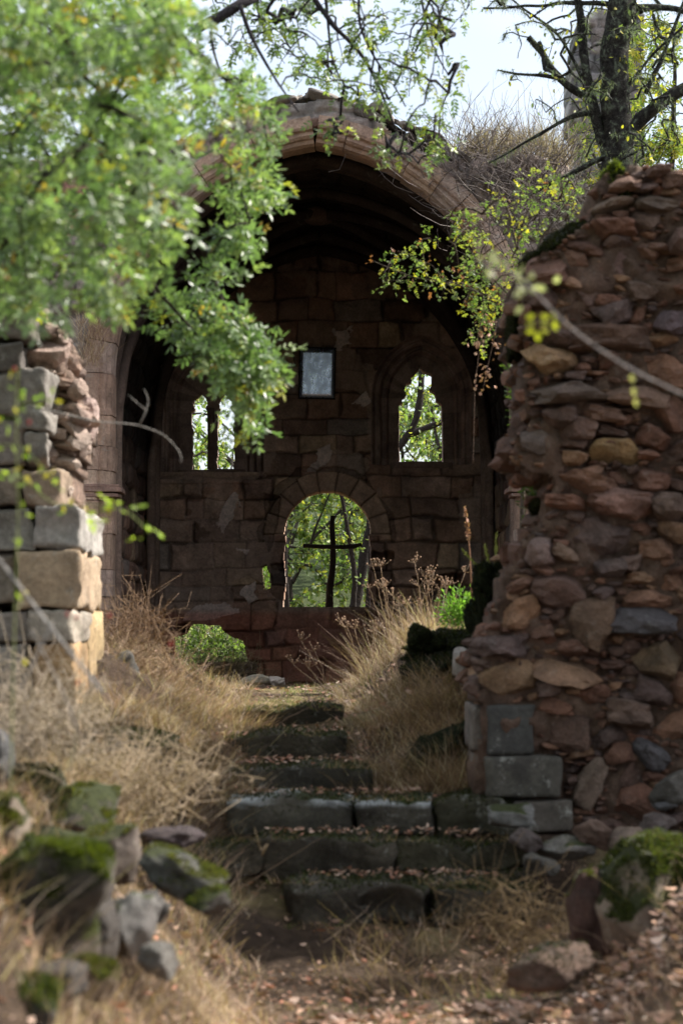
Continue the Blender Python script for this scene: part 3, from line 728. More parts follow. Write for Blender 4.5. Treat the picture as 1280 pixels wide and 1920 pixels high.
def build_right_wall():
    rng = np.random.default_rng(42)
    t = thing('rubble_wall', (1.6, 12.0, -.95), 'tall broken rubble wall of reddish stones on the right of the stairs', 'wall')
    out = [(905, 1520), (903, 1330), (895, 1300), (895, 1200), (925, 1160), (950, 1110), (968, 1060), (985, 1010), (1025, 985), (1030, 885), (962, 868), (962, 815), (992, 795), (985, 700), (984, 640), (972, 600), (980, 520), (1010, 488), (1065, 440), (1108, 408), (1128, 372), (1132, 335), (1180, 322), (1212, 308), (1255, 312), (1290, 330), (1400, 300), (1600, 420), (1900, 560), (2100, 900), (2100, 1700), (905, 1700)]
    poly = [mp(a, b) for a, b in out]
    S = D1 / F
    def K(px, py, w, h, th=0, c=None): x, z = mp(px, py); return (x, z, w * S / 2 * .9, h * S / 2 * .9, th, c)
    keys = [K(1165, 945, 128, 64, -.06, (.30, .175, .14)), K(1036, 672, 100, 66, 0, (.36, .23, .13)), K(1008, 833, 76, 66, .05, (.20, .155, .135)), K(1150, 853, 102, 30, 0, (.38, .25, .13)),
            K(1062, 738, 130, 50, .1, (.16, .12, .10)), K(1160, 490, 58, 58, 0, (.24, .15, .13)), K(1105, 1165, 90, 110, -.1, (.20, .13, .09)), K(1195, 1165, 150, 62, 0, (.10, .09, .095)),
            K(975, 1150, 88, 70, .1, (.31, .18, .11)), K(950, 1275, 115, 76, .05, (.28, .18, .11)), K(1065, 1255, 140, 38, -.22, (.28, .17, .11)), K(1065, 1360, 110, 76, 0, (.18, .11, .085)),
            K(1103, 1470, 48, 105, -.35, (.26, .19, .15)), K(1240, 1240, 100, 80, 0, (.20, .14, .09)), K(1200, 545, 70, 45, .1, (.2, .13, .1)), K(1200, 740, 130, 50, -.1, (.24, .15, .11)),
            K(1258, 605, 80, 62, 0, (.15, .11, .12)), K(1170, 345, 76, 30, .1), K(1225, 380, 90, 36, -.05, (.2, .15, .12)), K(1150, 385, 90, 30, .25, (.24, .17, .13)), K(1205, 415, 80, 46, 0, (.19, .125, .10)),
            K(1010, 1035, 62, 56, .1, (.25, .17, .15)), K(1060, 1040, 60, 32, -.5, (.22, .15, .11)), K(1140, 1065, 75, 46, 0, (.15, .11, .10)), K(1090, 800, 70, 46, 0, (.23, .14, .11)), K(1250, 950, 90, 60, -.2, (.22, .15, .12)),
            K(1245, 1500, 62, 44, 0, (.18, .18, .19)), K(1220, 1415, 80, 46, -.4, (.14, .13, .14)), K(1180, 1340, 90, 60, 0, (.17, .115, .09)), K(1140, 640, 170, 60, 0, (.19, .115, .085))]
    mb = MB(); core(mb, poly, D1, D1 + 1.0, rng, seed=50); mb.build('rubble_core', M_rub, t)
    mb = MB(); rubble(mb, poly, D1, rng, keys, [[mp(880, 1316), mp(1010, 1316), mp(1010, 1414), mp(1060, 1414), mp(1060, 1500), mp(1080, 1500), mp(1080, 1700), mp(880, 1700)]])
    # stones along the broken end and top, through the thickness
    pp = np.array(poly)[:26]
    for i in range(2, len(pp) - 1):
        a, b = pp[i], pp[i + 1]; L = np.linalg.norm(b - a); n = max(1, int(L / .11))
        for k in range(n):
            c = a + (b - a) * (k + .5) / n
            for dpt in np.arange(.12, 1.05, .14):
                s = rng.uniform(.035, .09); V, Fa = rock(rng, (s, s * rng.uniform(.7, 1.2), s * rng.uniform(.35, .8)), 6, 14, .06, 2, (rng.normal(0, .2), rng.normal(0, .3), rng.uniform(0, 3)))
                mb.add(V + (c[0] + rng.uniform(-.01, .04), D1 + dpt, c[1] + rng.uniform(-.04, .01)), Fa, np.array(RUB[rng.integers(9)]) * rng.uniform(.8, 1.2))
    mb.build('rubble_stones', M_rub, t, smooth=False)
    # dressed quoins at the foot
    mb = MB()
    def q(x0, y0, x1, y1, c, m=mb, depth=.45, d=D1 - .06):
        a = P(x0, y0, d); b = P(x1, y1, d); V, Fa = rock_box(((b[0] - a[0]) / 2, depth, (a[2] - b[2]) / 2), rng, .006, .014)
        m.add(V + ((a[0] + b[0]) / 2, d + depth, (a[2] + b[2]) / 2), Fa, c)
    q(912, 1322, 1004, 1415, (.055, .055, .052)); q(910, 1418, 1052, 1497, (.075, .07, .06)); q(960, 1500, 1075, 1560, (.08, .07, .06)); q(888, 1324, 908, 1412, (.15, .13, .115), depth=.5, d=D1 + .1); q(889, 1417, 907, 1495, (.13, .115, .10), depth=.5, d=D1 + .1)
    q(893, 1240, 903, 1320, (.3, .2, .13), depth=.45, d=D1 + .15)
    mb.build('quoin_blocks', M_quoin, t)
    return t
wallR = build_right_wall()
def build_shade_wall():  # wall added behind the tall right one to shade the bank and mound
    rng = np.random.default_rng(43); t = thing('rubble_wall', (1.75, 13.8, -.6), 'lower rubble wall added behind the tall right wall to shade the mound', 'wall')
    poly = [(12.52, -1.2), (12.52, 1.75), (13.1, 1.6), (13.8, 1.5), (14.4, 1.05), (14.9, .6), (15.0, -1.2)]
    mb = MB(); core(mb, poly, 1.4, 1.95, rng, seed=70); rubble(mb, poly, 1.4, rng, (), (), ((.10, .2), (.06, .12), (.03, .06)), (60, 300, 700))
    mb.V = [v[:, [1, 0, 2]] for v in mb.V]; mb.F = [f[:, ::-1] for f in mb.F]; mb.build('rubble_stones', M_rub, t, smooth=False)
build_shade_wall()

# ------------------------------------------------------------------ left ruined wall
def build_left_wall():
    rng = np.random.default_rng(77)
    t = thing('ruined_gate_pier', (-1.5, 12.0, -.55), 'broken gate pier of dressed blocks with ragged rubble above, left of the stairs', 'wall')
    XR = (190 - 640) / F * 12.65        # reveal plane
    def blk(mb, x0, y0, x1, y1, c, th=1.15, d=11.5, rough=.014, reach=True):
        a = P(x0, y0, d); b = P(x1, y1, d); xr = XR if reach else b[0]
        V, Fa = rock_box(((xr - a[0]) / 2, th / 2, (a[2] - b[2]) / 2), rng, rough, .014)
        mb.add(V + ((a[0] + xr) / 2, d + th / 2, (a[2] + b[2]) / 2), Fa, c)
    mb = MB()
    blk(mb, 64, 950, 145, 1030, (.30, .28, .265)); blk(mb, -60, 950, 60, 1033, (.25, .235, .215), reach=False, d=11.52)
    blk(mb, 27, 1035, 145, 1141, (.36, .27, .19)); blk(mb, -60, 1037, 23, 1141, (.2, .17, .14), reach=False, d=11.53)
    blk(mb, 60, 1145, 145, 1203, (.30, .26, .22), th=.62); blk(mb, -60, 1145, 56, 1203, (.24, .21, .19), reach=False, d=11.52)
    blk(mb, 60, 1207, 140, 1390, (.34, .22, .12), th=.60); blk(mb, -60, 1207, 56, 1320, (.22, .2, .18), reach=False, d=11.52)
    blk(mb, 60, 1145, 145, 1390, (.38, .28, .16), th=.48, d=12.15); blk(mb, -60, 1324, 56, 1500, (.22, .2, .18), reach=False, d=11.52); blk(mb, 60, 1394, 140, 1560, (.28, .22, .16))
    # upper dressed facing, set back from the edge
    for x0, y0, x1, y1, c in ((36, 695, 92, 762, (.22, .22, .22)), (-60, 640, 40, 690, (.12, .12, .12)), (30, 765, 88, 812, (.2, .2, .2)), (-60, 695, 32, 780, (.2, .2, .19)), (48, 816, 90, 868, (.23, .23, .23)), (-60, 784, 44, 868, (.2, .19, .19)), (-60, 872, 40, 946, (.2, .18, .16)), (42, 880, 120, 948, (.25, .21, .17)), (-60, 560, 60, 636, (.2, .19, .18))):
        blk(mb, x0, y0, x1, y1, np.array(c) * (1.05, .95, .88), th=.35, reach=False, rough=.013)
    mb.build('dressed_blocks', M_gray, t)
    out = [(-300, 560), (40, 560), (80, 600), (118, 640), (125, 700), (150, 760), (146, 850), (115, 885), (130, 945), (120, 948), (100, 948), (0, 948), (-300, 948)]
    d2 = 11.78; poly = [mp(a, b, d2) for a, b in out]
    mb = MB(); core(mb, poly, d2, 12.62, rng, seed=80, col=(.27, .19, .15)); mb.build('rubble_core', M_rub, t)
    mb = MB(); pal = [(.44, .33, .28), (.38, .28, .24), (.48, .38, .33), (.35, .24, .19)]
    rubble(mb, poly, d2, rng, (), (), ((.06, .11), (.035, .07), (.02, .04)), (120, 700, 1200), pal=pal)
    pp = np.array(poly)[1:10]
    for i in range(len(pp) - 1):
        a, b = pp[i], pp[i + 1]; L = np.linalg.norm(b - a); n = max(1, int(L / .10))
        for k in range(n):
            c = a + (b - a) * (k + .5) / n
            for dpt in np.arange(.0, .8, .13):
                s = rng.uniform(.03, .085); V, Fa = rock(rng, (s * .9, s, s * rng.uniform(.4, 1)), 6, 14, .07, 2, (rng.normal(0, .3), rng.normal(0, .4), rng.uniform(0, 3)))
                mb.add(V + (c[0] * (1 + dpt * .045) - rng.uniform(-.02, .06), d2 + dpt, c[1]), Fa, np.array(pal[rng.integers(4)]) * rng.uniform(.8, 1.15))
    # long slanting slab of the broken core
    V, Fa = rock(rng, (.16, .14, .045), 5, 6, .05, 3, (0, .75, 0)); mb.add(V + P(140, 800, 11.85), Fa, (.46, .36, .31))
    V, Fa = rock(rng, (.08, .12, .11), 5, 6, .05, 3, (0, .1, 0)); mb.add(V + P(155, 785, 12.05), Fa, (.44, .33, .3))
    mb.build('rubble_stones', M_rub, t, smooth=False)
    # the rest of the wall running left and out of frame
    poly = [mp(a, b, 11.9) for a, b in [(-1500, 700), (-60, 560), (-58, 1700), (-1500, 1700)]]
    mb = MB(); core(mb, poly, 11.9, 12.5, rng, seed=90, col=(.2, .15, .12)); rubble(mb, poly, 11.9, rng, (), (), ((.13, .28), (.08, .16)), (200, 700)); mb.build('rubble_end', M_rub, t)
build_left_wall()

# ------------------------------------------------------------------ tower ruin behind the right tree
def build_tower():
    rng = np.random.default_rng(9); d = 33.0
    t = thing('ruined_tower', (4.0, d, .5), 'tall grey broken masonry tower standing behind the lichened tree', 'tower')
    pl = [mp(a, b, d) for a, b in [(1078, 900), (1080, 300), (1072, 120), (1084, 40), (1110, 20), (1150, 10), (1205, 30), (1212, 300), (1215, 900)]]
    lo = np.array(pl).min(0); hi = np.array(pl).max(0); st = .03
    xs = np.arange(lo[0], hi[0], st); zs = np.arange(lo[1], hi[1], st); XX, ZZ = np.meshgrid(xs, zs)
    dep, C, gr = ashlar(XX, ZZ, rng, lo[1], (.12, .24), (.15, .4), .02, pal=[(.22, .21, .21), (.26, .245, .24), (.18, .175, .175), (.22, .19, .18)], warp=.04, seed=9)
    q = np.stack([XX, ZZ, XX * 0], -1); dep = dep + .04 * fbm(q * 4, 3, 4)
    xc = (xs[:-1] + xs[1:]) / 2; zc = (zs[:-1] + zs[1:]) / 2; XC, ZC = np.meshgrid(xc, zc); w = .06 * fbm(np.stack([XC, ZC, XC * 0], -1) * 3, 3, 2)
    mb = MB(); reliefwall(mb, xs, zs, inpoly(XC + w, ZC + w, pl), d + dep, C, d + 1.3, .01, 2); mb.build('masonry', M_fac, t)
build_tower()

def moss_fuzz(V, Fa, rng, n, h=.016, nzmin=.1, col=((.05, .065, .012), (.10, .115, .02), (.02, .03, .008), (.06, .05, .02))):
    tri = V[Fa[:, :3]]; nr = np.cross(tri[:, 1] - tri[:, 0], tri[:, 2] - tri[:, 0]); ar = np.linalg.norm(nr, axis=1); nr /= ar[:, None] + 1e-12
    ctr = tri.mean(1); w = ar * np.clip(nr[:, 2] - nzmin + 1.1 * fbm(ctr * 9, 3, 5), 0, 1)
    if w.sum() <= 0: return None
    i = rng.choice(len(Fa), n, p=w / w.sum()); a, b = rng.random(n), rng.random(n); s = a + b > 1; a[s] = 1 - a[s]; b[s] = 1 - b[s]
    p = tri[i, 0] + a[:, None] * (tri[i, 1] - tri[i, 0]) + b[:, None] * (tri[i, 2] - tri[i, 0])
    BV, BF, k = blades(p - nr[i] * .004, rng.uniform(.5, 1.3, n) * h, h * .45, rng, .7, 2, up=nr[i] * .8 + np.array((0, 0, .3)))
    C = np.repeat(mixcol(rng, n, col), k, 0)
    return BV, BF, C
# ------------------------------------------------------------------ steps (each a slab or a few, moss-edged)
rng = np.random.default_rng(100)
def step(name, px, py, h, d, dd, label, seed, C=(.15, .14, .125), rough=.016, pale=None, group='old stone steps between the ruined walls'):
    r = np.random.default_rng(seed); a = P(px[0], py, d); b = P(px[1], py, d)
    hw = (b[0] - a[0]) / 2
    V, Fa = rock_box((hw, dd / 2, h / 2), r, rough * .7, .028)
    V = V + .008 * fbm(V * 9, 3, seed)[:, None] + .016 * np.stack([V[:, 0] * 0, fbm(V * 14, 3, seed + 4), fbm(V * 12, 3, seed + 5)], 1) + np.stack([V[:, 0] * 0, .05 * fbm(V * 2.6, 2, seed + 6), .022 * fbm(V * np.array((3.0, 1, 0)), 3, seed + 8)], 1)
    t = thing(name, ((a[0] + b[0]) / 2, d + dd / 2, a[2] - h), label, 'step', group)
    C = np.array(C) * (.72, .67, .6) * (1 + .4 * fbm(V * 4, 3, seed))[:, None]
    if pale: C = C + np.array(pale) * (sstep((V[:, 2] / h - .28) / .12) * sstep((fbm(V * 5, 3, seed + 2) + .55) / .3))[:, None]  # sky light on the tread painted into the top vertices
    mb = MB(); mb.add(V + ((a[0] + b[0]) / 2, d + dd / 2, a[2] - h / 2), Fa, np.clip(C, .01, .8))
    o = mb.build('slab', M_step, t)
    W = V + ((a[0] + b[0]) / 2, d + dd / 2, a[2] - h / 2)
    Ft = np.concatenate([Fa[:, [0, 1, 2]], Fa[:, [0, 2, 3]]])
    q_ = moss_fuzz(W, Ft, r, 4200 if not pale else 2200, .02, -.75 if not pale else -.6, col=((.03, .036, .010), (.055, .06, .015), (.015, .02, .006), (.06, .045, .03)))
    if q_: m2 = MB(); m2.add(*q_); m2.build('moss', M_leaf2, o, smooth=False)
    return t
step('stone_step', (415, 640), 1331, .17, 13.35, .55, 'topmost mossy step, where the sunlit path begins', 1, (.05, .047, .038))
step('stone_step', (420, 650), 1380, .17, 12.6, .85, 'second step from the top, dark, with grass hanging over its left end', 2, (.055, .052, .042))
step('stone_step', (425, 700), 1439, .17, 11.95, .75, 'dark third step from the top, just above the pale-topped slab', 3, (.055, .052, .045))
step('stone_step', (430, 664), 1497, .19, 11.5, .5, 'lichened left slab of the threshold step, skylight painted on its top', 4, (.07, .068, .06), pale=(.26, .28, .30))
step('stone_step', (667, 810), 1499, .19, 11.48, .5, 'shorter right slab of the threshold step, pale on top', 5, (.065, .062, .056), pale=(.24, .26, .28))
step('stone_step', (490, 747), 1572, .19, 11.08, .45, 'long rounded slab one step below the pale threshold', 6, (.085, .078, .068), .022)
step('stone_step', (750, 1010), 1580, .15, 11.1, .45, 'low mossy slab to the right of the long rounded slab', 7, (.07, .068, .05), .022)
step('stone_step', (540, 797), 1655, .20, 10.66, .45, 'lowest left slab of the stairs, dark and rounded', 8, (.08, .075, .068), .024)
step('stone_step', (800, 1020), 1660, .17, 10.7, .45, 'lowest right slab of the stairs, half buried in weeds', 9, (.065, .06, .052), .024)
step('stone_step', (300, 488), 1578, .17, 11.1, .45, 'slab end buried in dry grass at the left of the lower stairs', 10, (.1, .09, .075), .022)

# ------------------------------------------------------------------ moss tufts and stones lying about
def boulder(name, px, py, d, size, label, cat='stone', seed=0, mat=None, C=(.2, .16, .13), rot=(0, 0, 0), mossn=0, p=3.2, group=None, h=.016, nzmin=.1, lift=0, mcol=None, cuts=15):
    """px,py: centre of the stone in the picture"""
    r = np.random.default_rng(seed); c = P(px, py, d)
    V, Fa = rock(r, np.array(size) * 1.12, p + 2.5, cuts, .09, 4, rot, .68) if mat is not M_moss else rock(r, np.array(size) * 1.1, 3.2, 12, .26, 4, rot, .6); W = V + c
    t = thing(name, (c[0], c[1], W[:, 2].min()), label, cat, group)
    mb = MB(); mb.add(W, Fa, np.clip(np.array(C) * (1 + .2 * fbm(W * 5, 3, seed)[:, None]), .01, .8)); body = mb.build('stone_body', mat or M_rub, t)
    if mossn:
        kw = dict(col=mcol) if mcol else {}
        q = moss_fuzz(W, Fa, r, mossn, h, nzmin, **kw)
        if q: mb = MB(); mb.add(*q); mb.build('moss', M_leaf2, body, smooth=False)
    return t
DK = ((.014, .018, .005), (.028, .033, .009), (.008, .01, .004), (.034, .026, .016)); YG = ((.075, .085, .015), (.14, .14, .02), (.03, .036, .01), (.07, .055, .03))
boulder('mossy_boulder', 932, 1150, 12.5, (.12, .28, .23), 'large dark mossy boulder leaning on the broken end of the rubble wall', seed=1, mat=M_moss, C=(.016, .02, .006), mossn=9000, rot=(0, -.45, 0), h=.022, nzmin=-.9, mcol=DK)
boulder('mossy_boulder', 835, 1215, 14.2, (.22, .2, .085), 'long mossy stone lying on top of the grassy mound', seed=2, mat=M_moss, C=(.016, .02, .006), mossn=5000, rot=(0, -.12, .2), mcol=DK, h=.02, nzmin=-.9)
boulder('mossy_boulder', 800, 1205, 14.0, (.085, .1, .085), 'round mossy knob at the left end of the long mossy stone', seed=3, mat=M_moss, C=(.016, .02, .006), mossn=2600, mcol=DK, h=.02, nzmin=-.9)
boulder('mossy_boulder', 812, 1272, 13.7, (.23, .22, .13), 'squat mossy boulder beneath the long mossy stone, over dry grass', seed=4, mat=M_moss, C=(.016, .02, .006), mossn=5000, mcol=DK, h=.02, nzmin=-.9)
boulder('fallen_stone', 870, 1252, 13.0, (.075, .1, .10), 'smooth pale grey stone at the foot of the dark mossy boulder', seed=5, C=(.30, .28, .26))
boulder('fallen_stone', 812, 1415, 12.5, (.21, .2, .10), 'dark slanting stone half sunk in the shaded grass beside the upper steps', seed=6, C=(.016, .02, .006), rot=(0, -.45, 0), mat=M_moss, mossn=1500, mcol=DK)
boulder('fallen_stone', 478, 1278, 20.5, (.16, .12, .06), 'flat cut block lying on the path near the back wall', seed=7, C=(.30, .26, .20), p=9)
boulder('fallen_stone', 520, 1280, 20.3, (.06, .09, .055), 'small pale stone touching the flat cut block on the path', seed=8, C=(.34, .29, .25))
boulder('fallen_stone', 425, 1255, 26.3, (.30, .22, .07), 'brown stone lying in the low gap of the back wall', seed=9, C=(.2, .13, .1), p=6)
boulder('fallen_stone', 445, 1262, 25.6, (.17, .2, .08), 'dark stone under the gap stone at the back wall', seed=10, C=(.15, .1, .08), p=6)
boulder('fallen_stone', 905, 1120, 26.2, (.2, .2, .10), 'rounded stone resting against the back wall on the right side', seed=12, C=(.22, .17, .15))
boulder('fallen_stone', 225, 1300, 12.9, (.13, .2, .22), 'dark weathered stone behind the gate pier, among dry stems', seed=13, C=(.10, .095, .09), rot=(0, .3, 0))
boulder('fallen_stone', 275, 1400, 11.6, (.16, .2, .09), 'greenish dark stone sunk in dry grass below the gate pier', seed=14, mat=M_mossy, C=(.10, .1, .08), mossn=1500)
# near bank at the left
boulder('mossy_boulder', 55, 1725, 7.0, (.16, .22, .24), 'biggest foreground boulder, dark with thick moss, at the left edge', seed=20, mat=M_mossy, C=(.07, .06, .05), mossn=12000, rot=(0, .35, 0), h=.018, mcol=((.06, .075, .01), (.10, .115, .012), (.03, .04, .006)))
boulder('mossy_boulder', 150, 1535, 8.6, (.13, .2, .11), 'rounded boulder with a bright yellow-green moss cap on the left bank', seed=21, mat=M_mossy, C=(.08, .07, .06), mossn=8000, mcol=YG, nzmin=.35)
boulder('mossy_boulder', 130, 1640, 7.8, (.12, .18, .13), 'dark bare-faced boulder below the yellow moss cap', seed=22, C=(.06, .05, .045), mat=M_mossy)
boulder('fallen_stone', 250, 1735, 7.5, (.075, .14, .10), 'pale upright pointed stone beside the big mossy boulder', seed=23, C=(.13, .125, .12), rot=(0, .35, 0), mat=M_step)
boulder('fallen_stone', 335, 1632, 8.0, (.14, .14, .07), 'lichened sloping slab with yellow moss above the grass', seed=24, C=(.06, .058, .052), rot=(0, .45, 0), mat=M_step, mossn=3500, mcol=YG, nzmin=.5)
boulder('fallen_stone', 325, 1572, 9.4, (.115, .12, .045), 'flat dark purple-brown stone lying on the left bank', seed=25, C=(.07, .055, .058), rot=(0, -.12, 0))
boulder('fallen_stone', 5, 1420, 8.6, (.05, .12, .09), 'dark stone at the far left edge above the moss', seed=26, C=(.10, .10, .105))
boulder('mossy_boulder', 20, 1560, 7.6, (.07, .15, .12), 'small shaded mossy boulder at the left edge under the dark stone', seed=27, mat=M_mossy, mossn=5000, mcol=YG, nzmin=.3)
boulder('mossy_boulder', 30, 1880, 6.3, (.11, .15, .09), 'low mossy stone in the bottom left corner', seed=28, mat=M_mossy, mossn=3500, C=(.08, .075, .07))
boulder('mossy_boulder', 185, 1835, 6.9, (.06, .1, .06), 'little green mossy stone between dry tufts at the bottom left', seed=29, mat=M_mossy, mossn=3500, mcol=YG)
boulder('fallen_stone', 290, 1700, 7.7, (.05, .08, .05), 'small grey stone beside the pale pointed stone', seed=30, C=(.07, .066, .062))
boulder('mossy_boulder', 110, 1770, 7.2, (.12, .18, .14), 'dark boulder wedged between the biggest mossy boulder and the pale pointed stone', seed=40, mat=M_mossy, C=(.11, .09, .08), mossn=2500, mcol=YG, nzmin=.4)
boulder('fallen_stone', 215, 1600, 8.2, (.10, .15, .09), 'brown shaded stone right of the yellow-capped boulder', seed=41, mat=M_mossy, C=(.10, .08, .07), mossn=1800, mcol=YG, nzmin=.6)
boulder('fallen_stone', 70, 1590, 8.0, (.09, .15, .08), 'brownish stone between the yellow-capped boulder and the left edge', seed=42, mat=M_mossy, C=(.08, .065, .055), mossn=2500, mcol=DK)
boulder('fallen_stone', 385, 1690, 7.9, (.07, .12, .045), 'grey stone half hidden in grass at the lower end of the lichened slab', seed=43, C=(.05, .047, .042), mat=M_mossy, mossn=1200)
boulder('fallen_stone', 190, 1755, 7.35, (.07, .12, .10), 'black shaded stone directly left of the pale pointed stone', seed=44, C=(.07, .06, .055))
boulder('fallen_stone', 90, 1850, 6.6, (.09, .12, .07), 'purplish stone between mossy stones near the bottom left corner', seed=45, C=(.07, .06, .055))
boulder('mossy_boulder', 60, 1480, 8.9, (.12, .15, .08), 'dark green mossy hummock above the yellow-capped boulder', seed=46, mat=M_mossy, C=(.1, .1, .07), mossn=6000, mcol=DK, nzmin=-.3)
boulder('fallen_stone', 300, 1800, 7.0, (.06, .1, .05), 'light stone peeping through dry grass at the bottom left', seed=47, C=(.15, .14, .13))
# near right
boulder('stone_block', 1112, 1700, 9.4, (.078, .12, .15), 'upright dark red-brown block with a thin mossy top', seed=31, C=(.10, .06, .05), p=12, cuts=3, mossn=1500, mcol=YG, nzmin=.8)
boulder('mossy_boulder', 1235, 1700, 9.2, (.21, .3, .25), 'broad mossy mound stone at the right edge, strewn with leaves', seed=32, mat=M_mossy, mossn=12000, rot=(0, -.35, 0), h=.02)
boulder('fallen_stone', 1030, 1812, 8.7, (.14, .15, .065), 'low dark brown stone at the foot of the right bank', seed=33, C=(.10, .065, .05), mossn=900, mcol=DK)
boulder('fallen_stone', 960, 1530, 11.1, (.10, .1, .05), 'mottled pale stone in front of the dressed quoins', seed=34, C=(.12, .12, .115), mat=M_step)
boulder('fallen_stone', 1060, 1590, 10.9, (.12, .12, .06), 'pale lichen-spotted stone below the rubble wall', seed=35, C=(.13, .12, .11), mat=M_step)
boulder('fallen_stone', 1170, 1580, 10.9, (.10, .12, .06), 'brown rounded stone fallen from the rubble wall on the far right', seed=36, C=(.2, .15, .12))
for k_, (px_, py_, sx_, lab_) in enumerate([(1110, 1560, .09, 'brown stone wedged against the foot of the wall under the slanting pale stone'), (1230, 1545, .08, 'dark stone at the foot of the wall near the right edge of the photo'), (1015, 1620, .07, 'small dark stone below the lichen-spotted stones'),
                                           (1150, 1630, .06, 'small brown stone just above the upright red-brown block'), (985, 1575, .08, 'flat dark stone at the right end of the lower steps'), (1260, 1480, .10, 'pale-topped stone at the base of the wall at the right edge')]):
    boulder('fallen_stone', px_, py_, 11.0 - .004 * (py_ - 1540), (sx_, .1, sx_ * .6), lab_, seed=60 + k_, C=[(.15, .1, .08), (.1, .08, .075), (.09, .085, .075)][k_ % 3], rot=(0, .3 * (-1) ** k_, 0))
# moss clinging to the broken end of the right wall
def moss_cushion(px, py, d, size, label, seed, rot=0, n=5000, col=DK):
    r = np.random.default_rng(seed); c = P(px, py, d); V, Fa = rock(r, size, 2.2, 2, .16, 4, (0, rot, 0)); W = V + c
    t = thing('moss_cushion', (c[0], c[1], W[:, 2].min()), label, 'moss', None); mb = MB(); mb.add(W, Fa, (.016, .02, .006)); mb.build('cushion', M_moss, t)
    q = moss_fuzz(W, Fa, r, n, .022, -1.0, col=col); mb = MB(); mb.add(*q); mb.build('fronds', M_leaf2, t, smooth=False)
moss_cushion(1150, 365, 11.75, (.06, .25, .13), 'green moss on the left corner of the rubble wall top', 1, -.25, col=((.08, .1, .01), (.13, .15, .015), (.03, .04, .006)))
moss_cushion(1060, 462, 11.8, (.15, .3, .07), 'dark moss draped over the stepped shoulder of the rubble wall', 2, -.55)
moss_cushion(1010, 500, 11.9, (.10, .3, .05), 'dark moss tongue where the wall shoulder meets the shrub', 3, -.2)
moss_cushion(965, 620, 12.0, (.05, .3, .16), 'dark moss hanging down the broken end above the tan block', 4, .1)
moss_cushion(1015, 960, 12.0, (.05, .25, .06), 'moss at the base of the hollow in the broken wall end', 5, -.5)
moss_cushion(895, 1230, 12.3, (.04, .2, .14), 'moss strip between the pale grey stone and the wall', 6, 0, 3000)

# ------------------------------------------------------------------ grasses
STRAW = [(.52, .38, .28), (.42, .29, .20), (.64, .52, .41), (.30, .20, .14), (.46, .30, .22)]
BROWN = [(.21, .13, .085), (.27, .165, .11), (.32, .22, .15), (.13, .085, .06)]
GREEN = [(.10, .17, .03), (.16, .22, .05), (.22, .24, .07)]
def on_ground(rng, n, poly_w):
    """random points in a world-space polygon (x,y) put on the ground"""
    P_ = np.array(poly_w); lo, hi = P_.min(0), P_.max(0); out = []
    tot = 0
    while tot < n:
        q = rng.uniform(lo, hi, (n * 2, 2)); q = q[inpoly(q[:, 0], q[:, 1], poly_w)]; out.append(q); tot += len(q)
    q = np.concatenate(out)[:n]; return np.column_stack([q, G(q[:, 0], q[:, 1]) - .01])
def grass(name, poly, n, h, w, pal, seed, lean=.7, clump=True, kind='stuff', dirv=None, mat=None, extra=None):
    r = np.random.default_rng(seed); b = on_ground(r, n, poly)
    if clump:
        dens = fbm(b * np.array((3.5, 3.5, 0)), 3, seed + 1); keep = r.random(n) < np.clip(.55 + .9 * dens, .08, 1); b = b[keep]
        hm = 1 + .6 * fbm(b * np.array((2.3, 2.3, 0)), 2, seed + 2)
    else: hm = 1
    m = len(b); hh = (h[0] + (h[1] - h[0]) * r.random(m) ** 1.6) * hm
    sw = np.stack([fbm(b * 1.9, 2, seed + 6), fbm(b * 1.9, 2, seed + 7), b[:, 0] * 0], 1) * .5
    upv = r.normal(0, .62, (m, 3)) + sw; upv[:, 2] = 1
    if dirv is not None: upv += np.array(dirv) * .5
    V, Fa, k = blades(b, hh, r.uniform(*w, m), r, lean * 1.3, 3, dirv=dirv, up=upv)
    mb = MB(); mb.add(V, Fa, np.repeat(mixcol(r, m, pal) * (1 + .35 * fbm(b * 3, 2, seed + 8))[:, None].clip(.4, 1.6), k, 0))
    return tag(mb.build(name, mat or M_straw, smooth=False), kind=kind)
# left mound behind the pier and left edge of the stairs
grass('dry_grass', [(-3, 12.2), (-.42, 12.0), (-.5, 13.6), (-.62, 15), (-.75, 19.5), (-2.0, 21.5), (-3, 21)], 34000, (.02, .16), (.003, .006), STRAW + BROWN[:2], 1, .9)
grass('dry_grass', [(-1.25, 11.3), (-.42, 11.4), (-.42, 13.3), (-.9, 13.5)], 6500, (.06, .26), (.003, .005), STRAW[1:] + BROWN, 2, 1.1, dirv=(.5, -.1, 0))
grass('dry_grass', [(.25, 12.9), (.85, 12.9), (.85, 14.2), (.25, 14.2)], 4200, (.05, .22), (.003, .005), BROWN + BROWN + STRAW[:2], 31, 1.3, dirv=(-.3, -.3, 0))
# right mound: lit crest and shaded face
grass('dry_grass', [(.02, 12.5), (.9, 12.6), (1.6, 15), (1.6, 17.8), (.1, 18.5), (-.05, 16.5), (.0, 14)], 30000, (.03, .17), (.003, .006), STRAW + BROWN[:2], 3, .9)
grass('dry_grass', [(.05, 11.75), (.72, 11.9), (.85, 13.2), (.02, 13.3)], 12000, (.06, .24), (.003, .005), BROWN + BROWN + STRAW[1:4], 4, 1.0, dirv=(-.35, -.2, 0))
grass('tall_dry_grass', [(.12, 15.5), (.6, 15.2), (.8, 17), (.2, 17.4)], 800, (.15, .42), (.003, .005), STRAW, 5, .7, clump=False, dirv=(-.25, 0, 0))
grass('green_grass', [(-.6, 13.7), (.25, 13.7), (.3, 17.5), (-.4, 18)], 6000, (.02, .06), (.003, .005), GREEN + STRAW[:2], 6, .8)
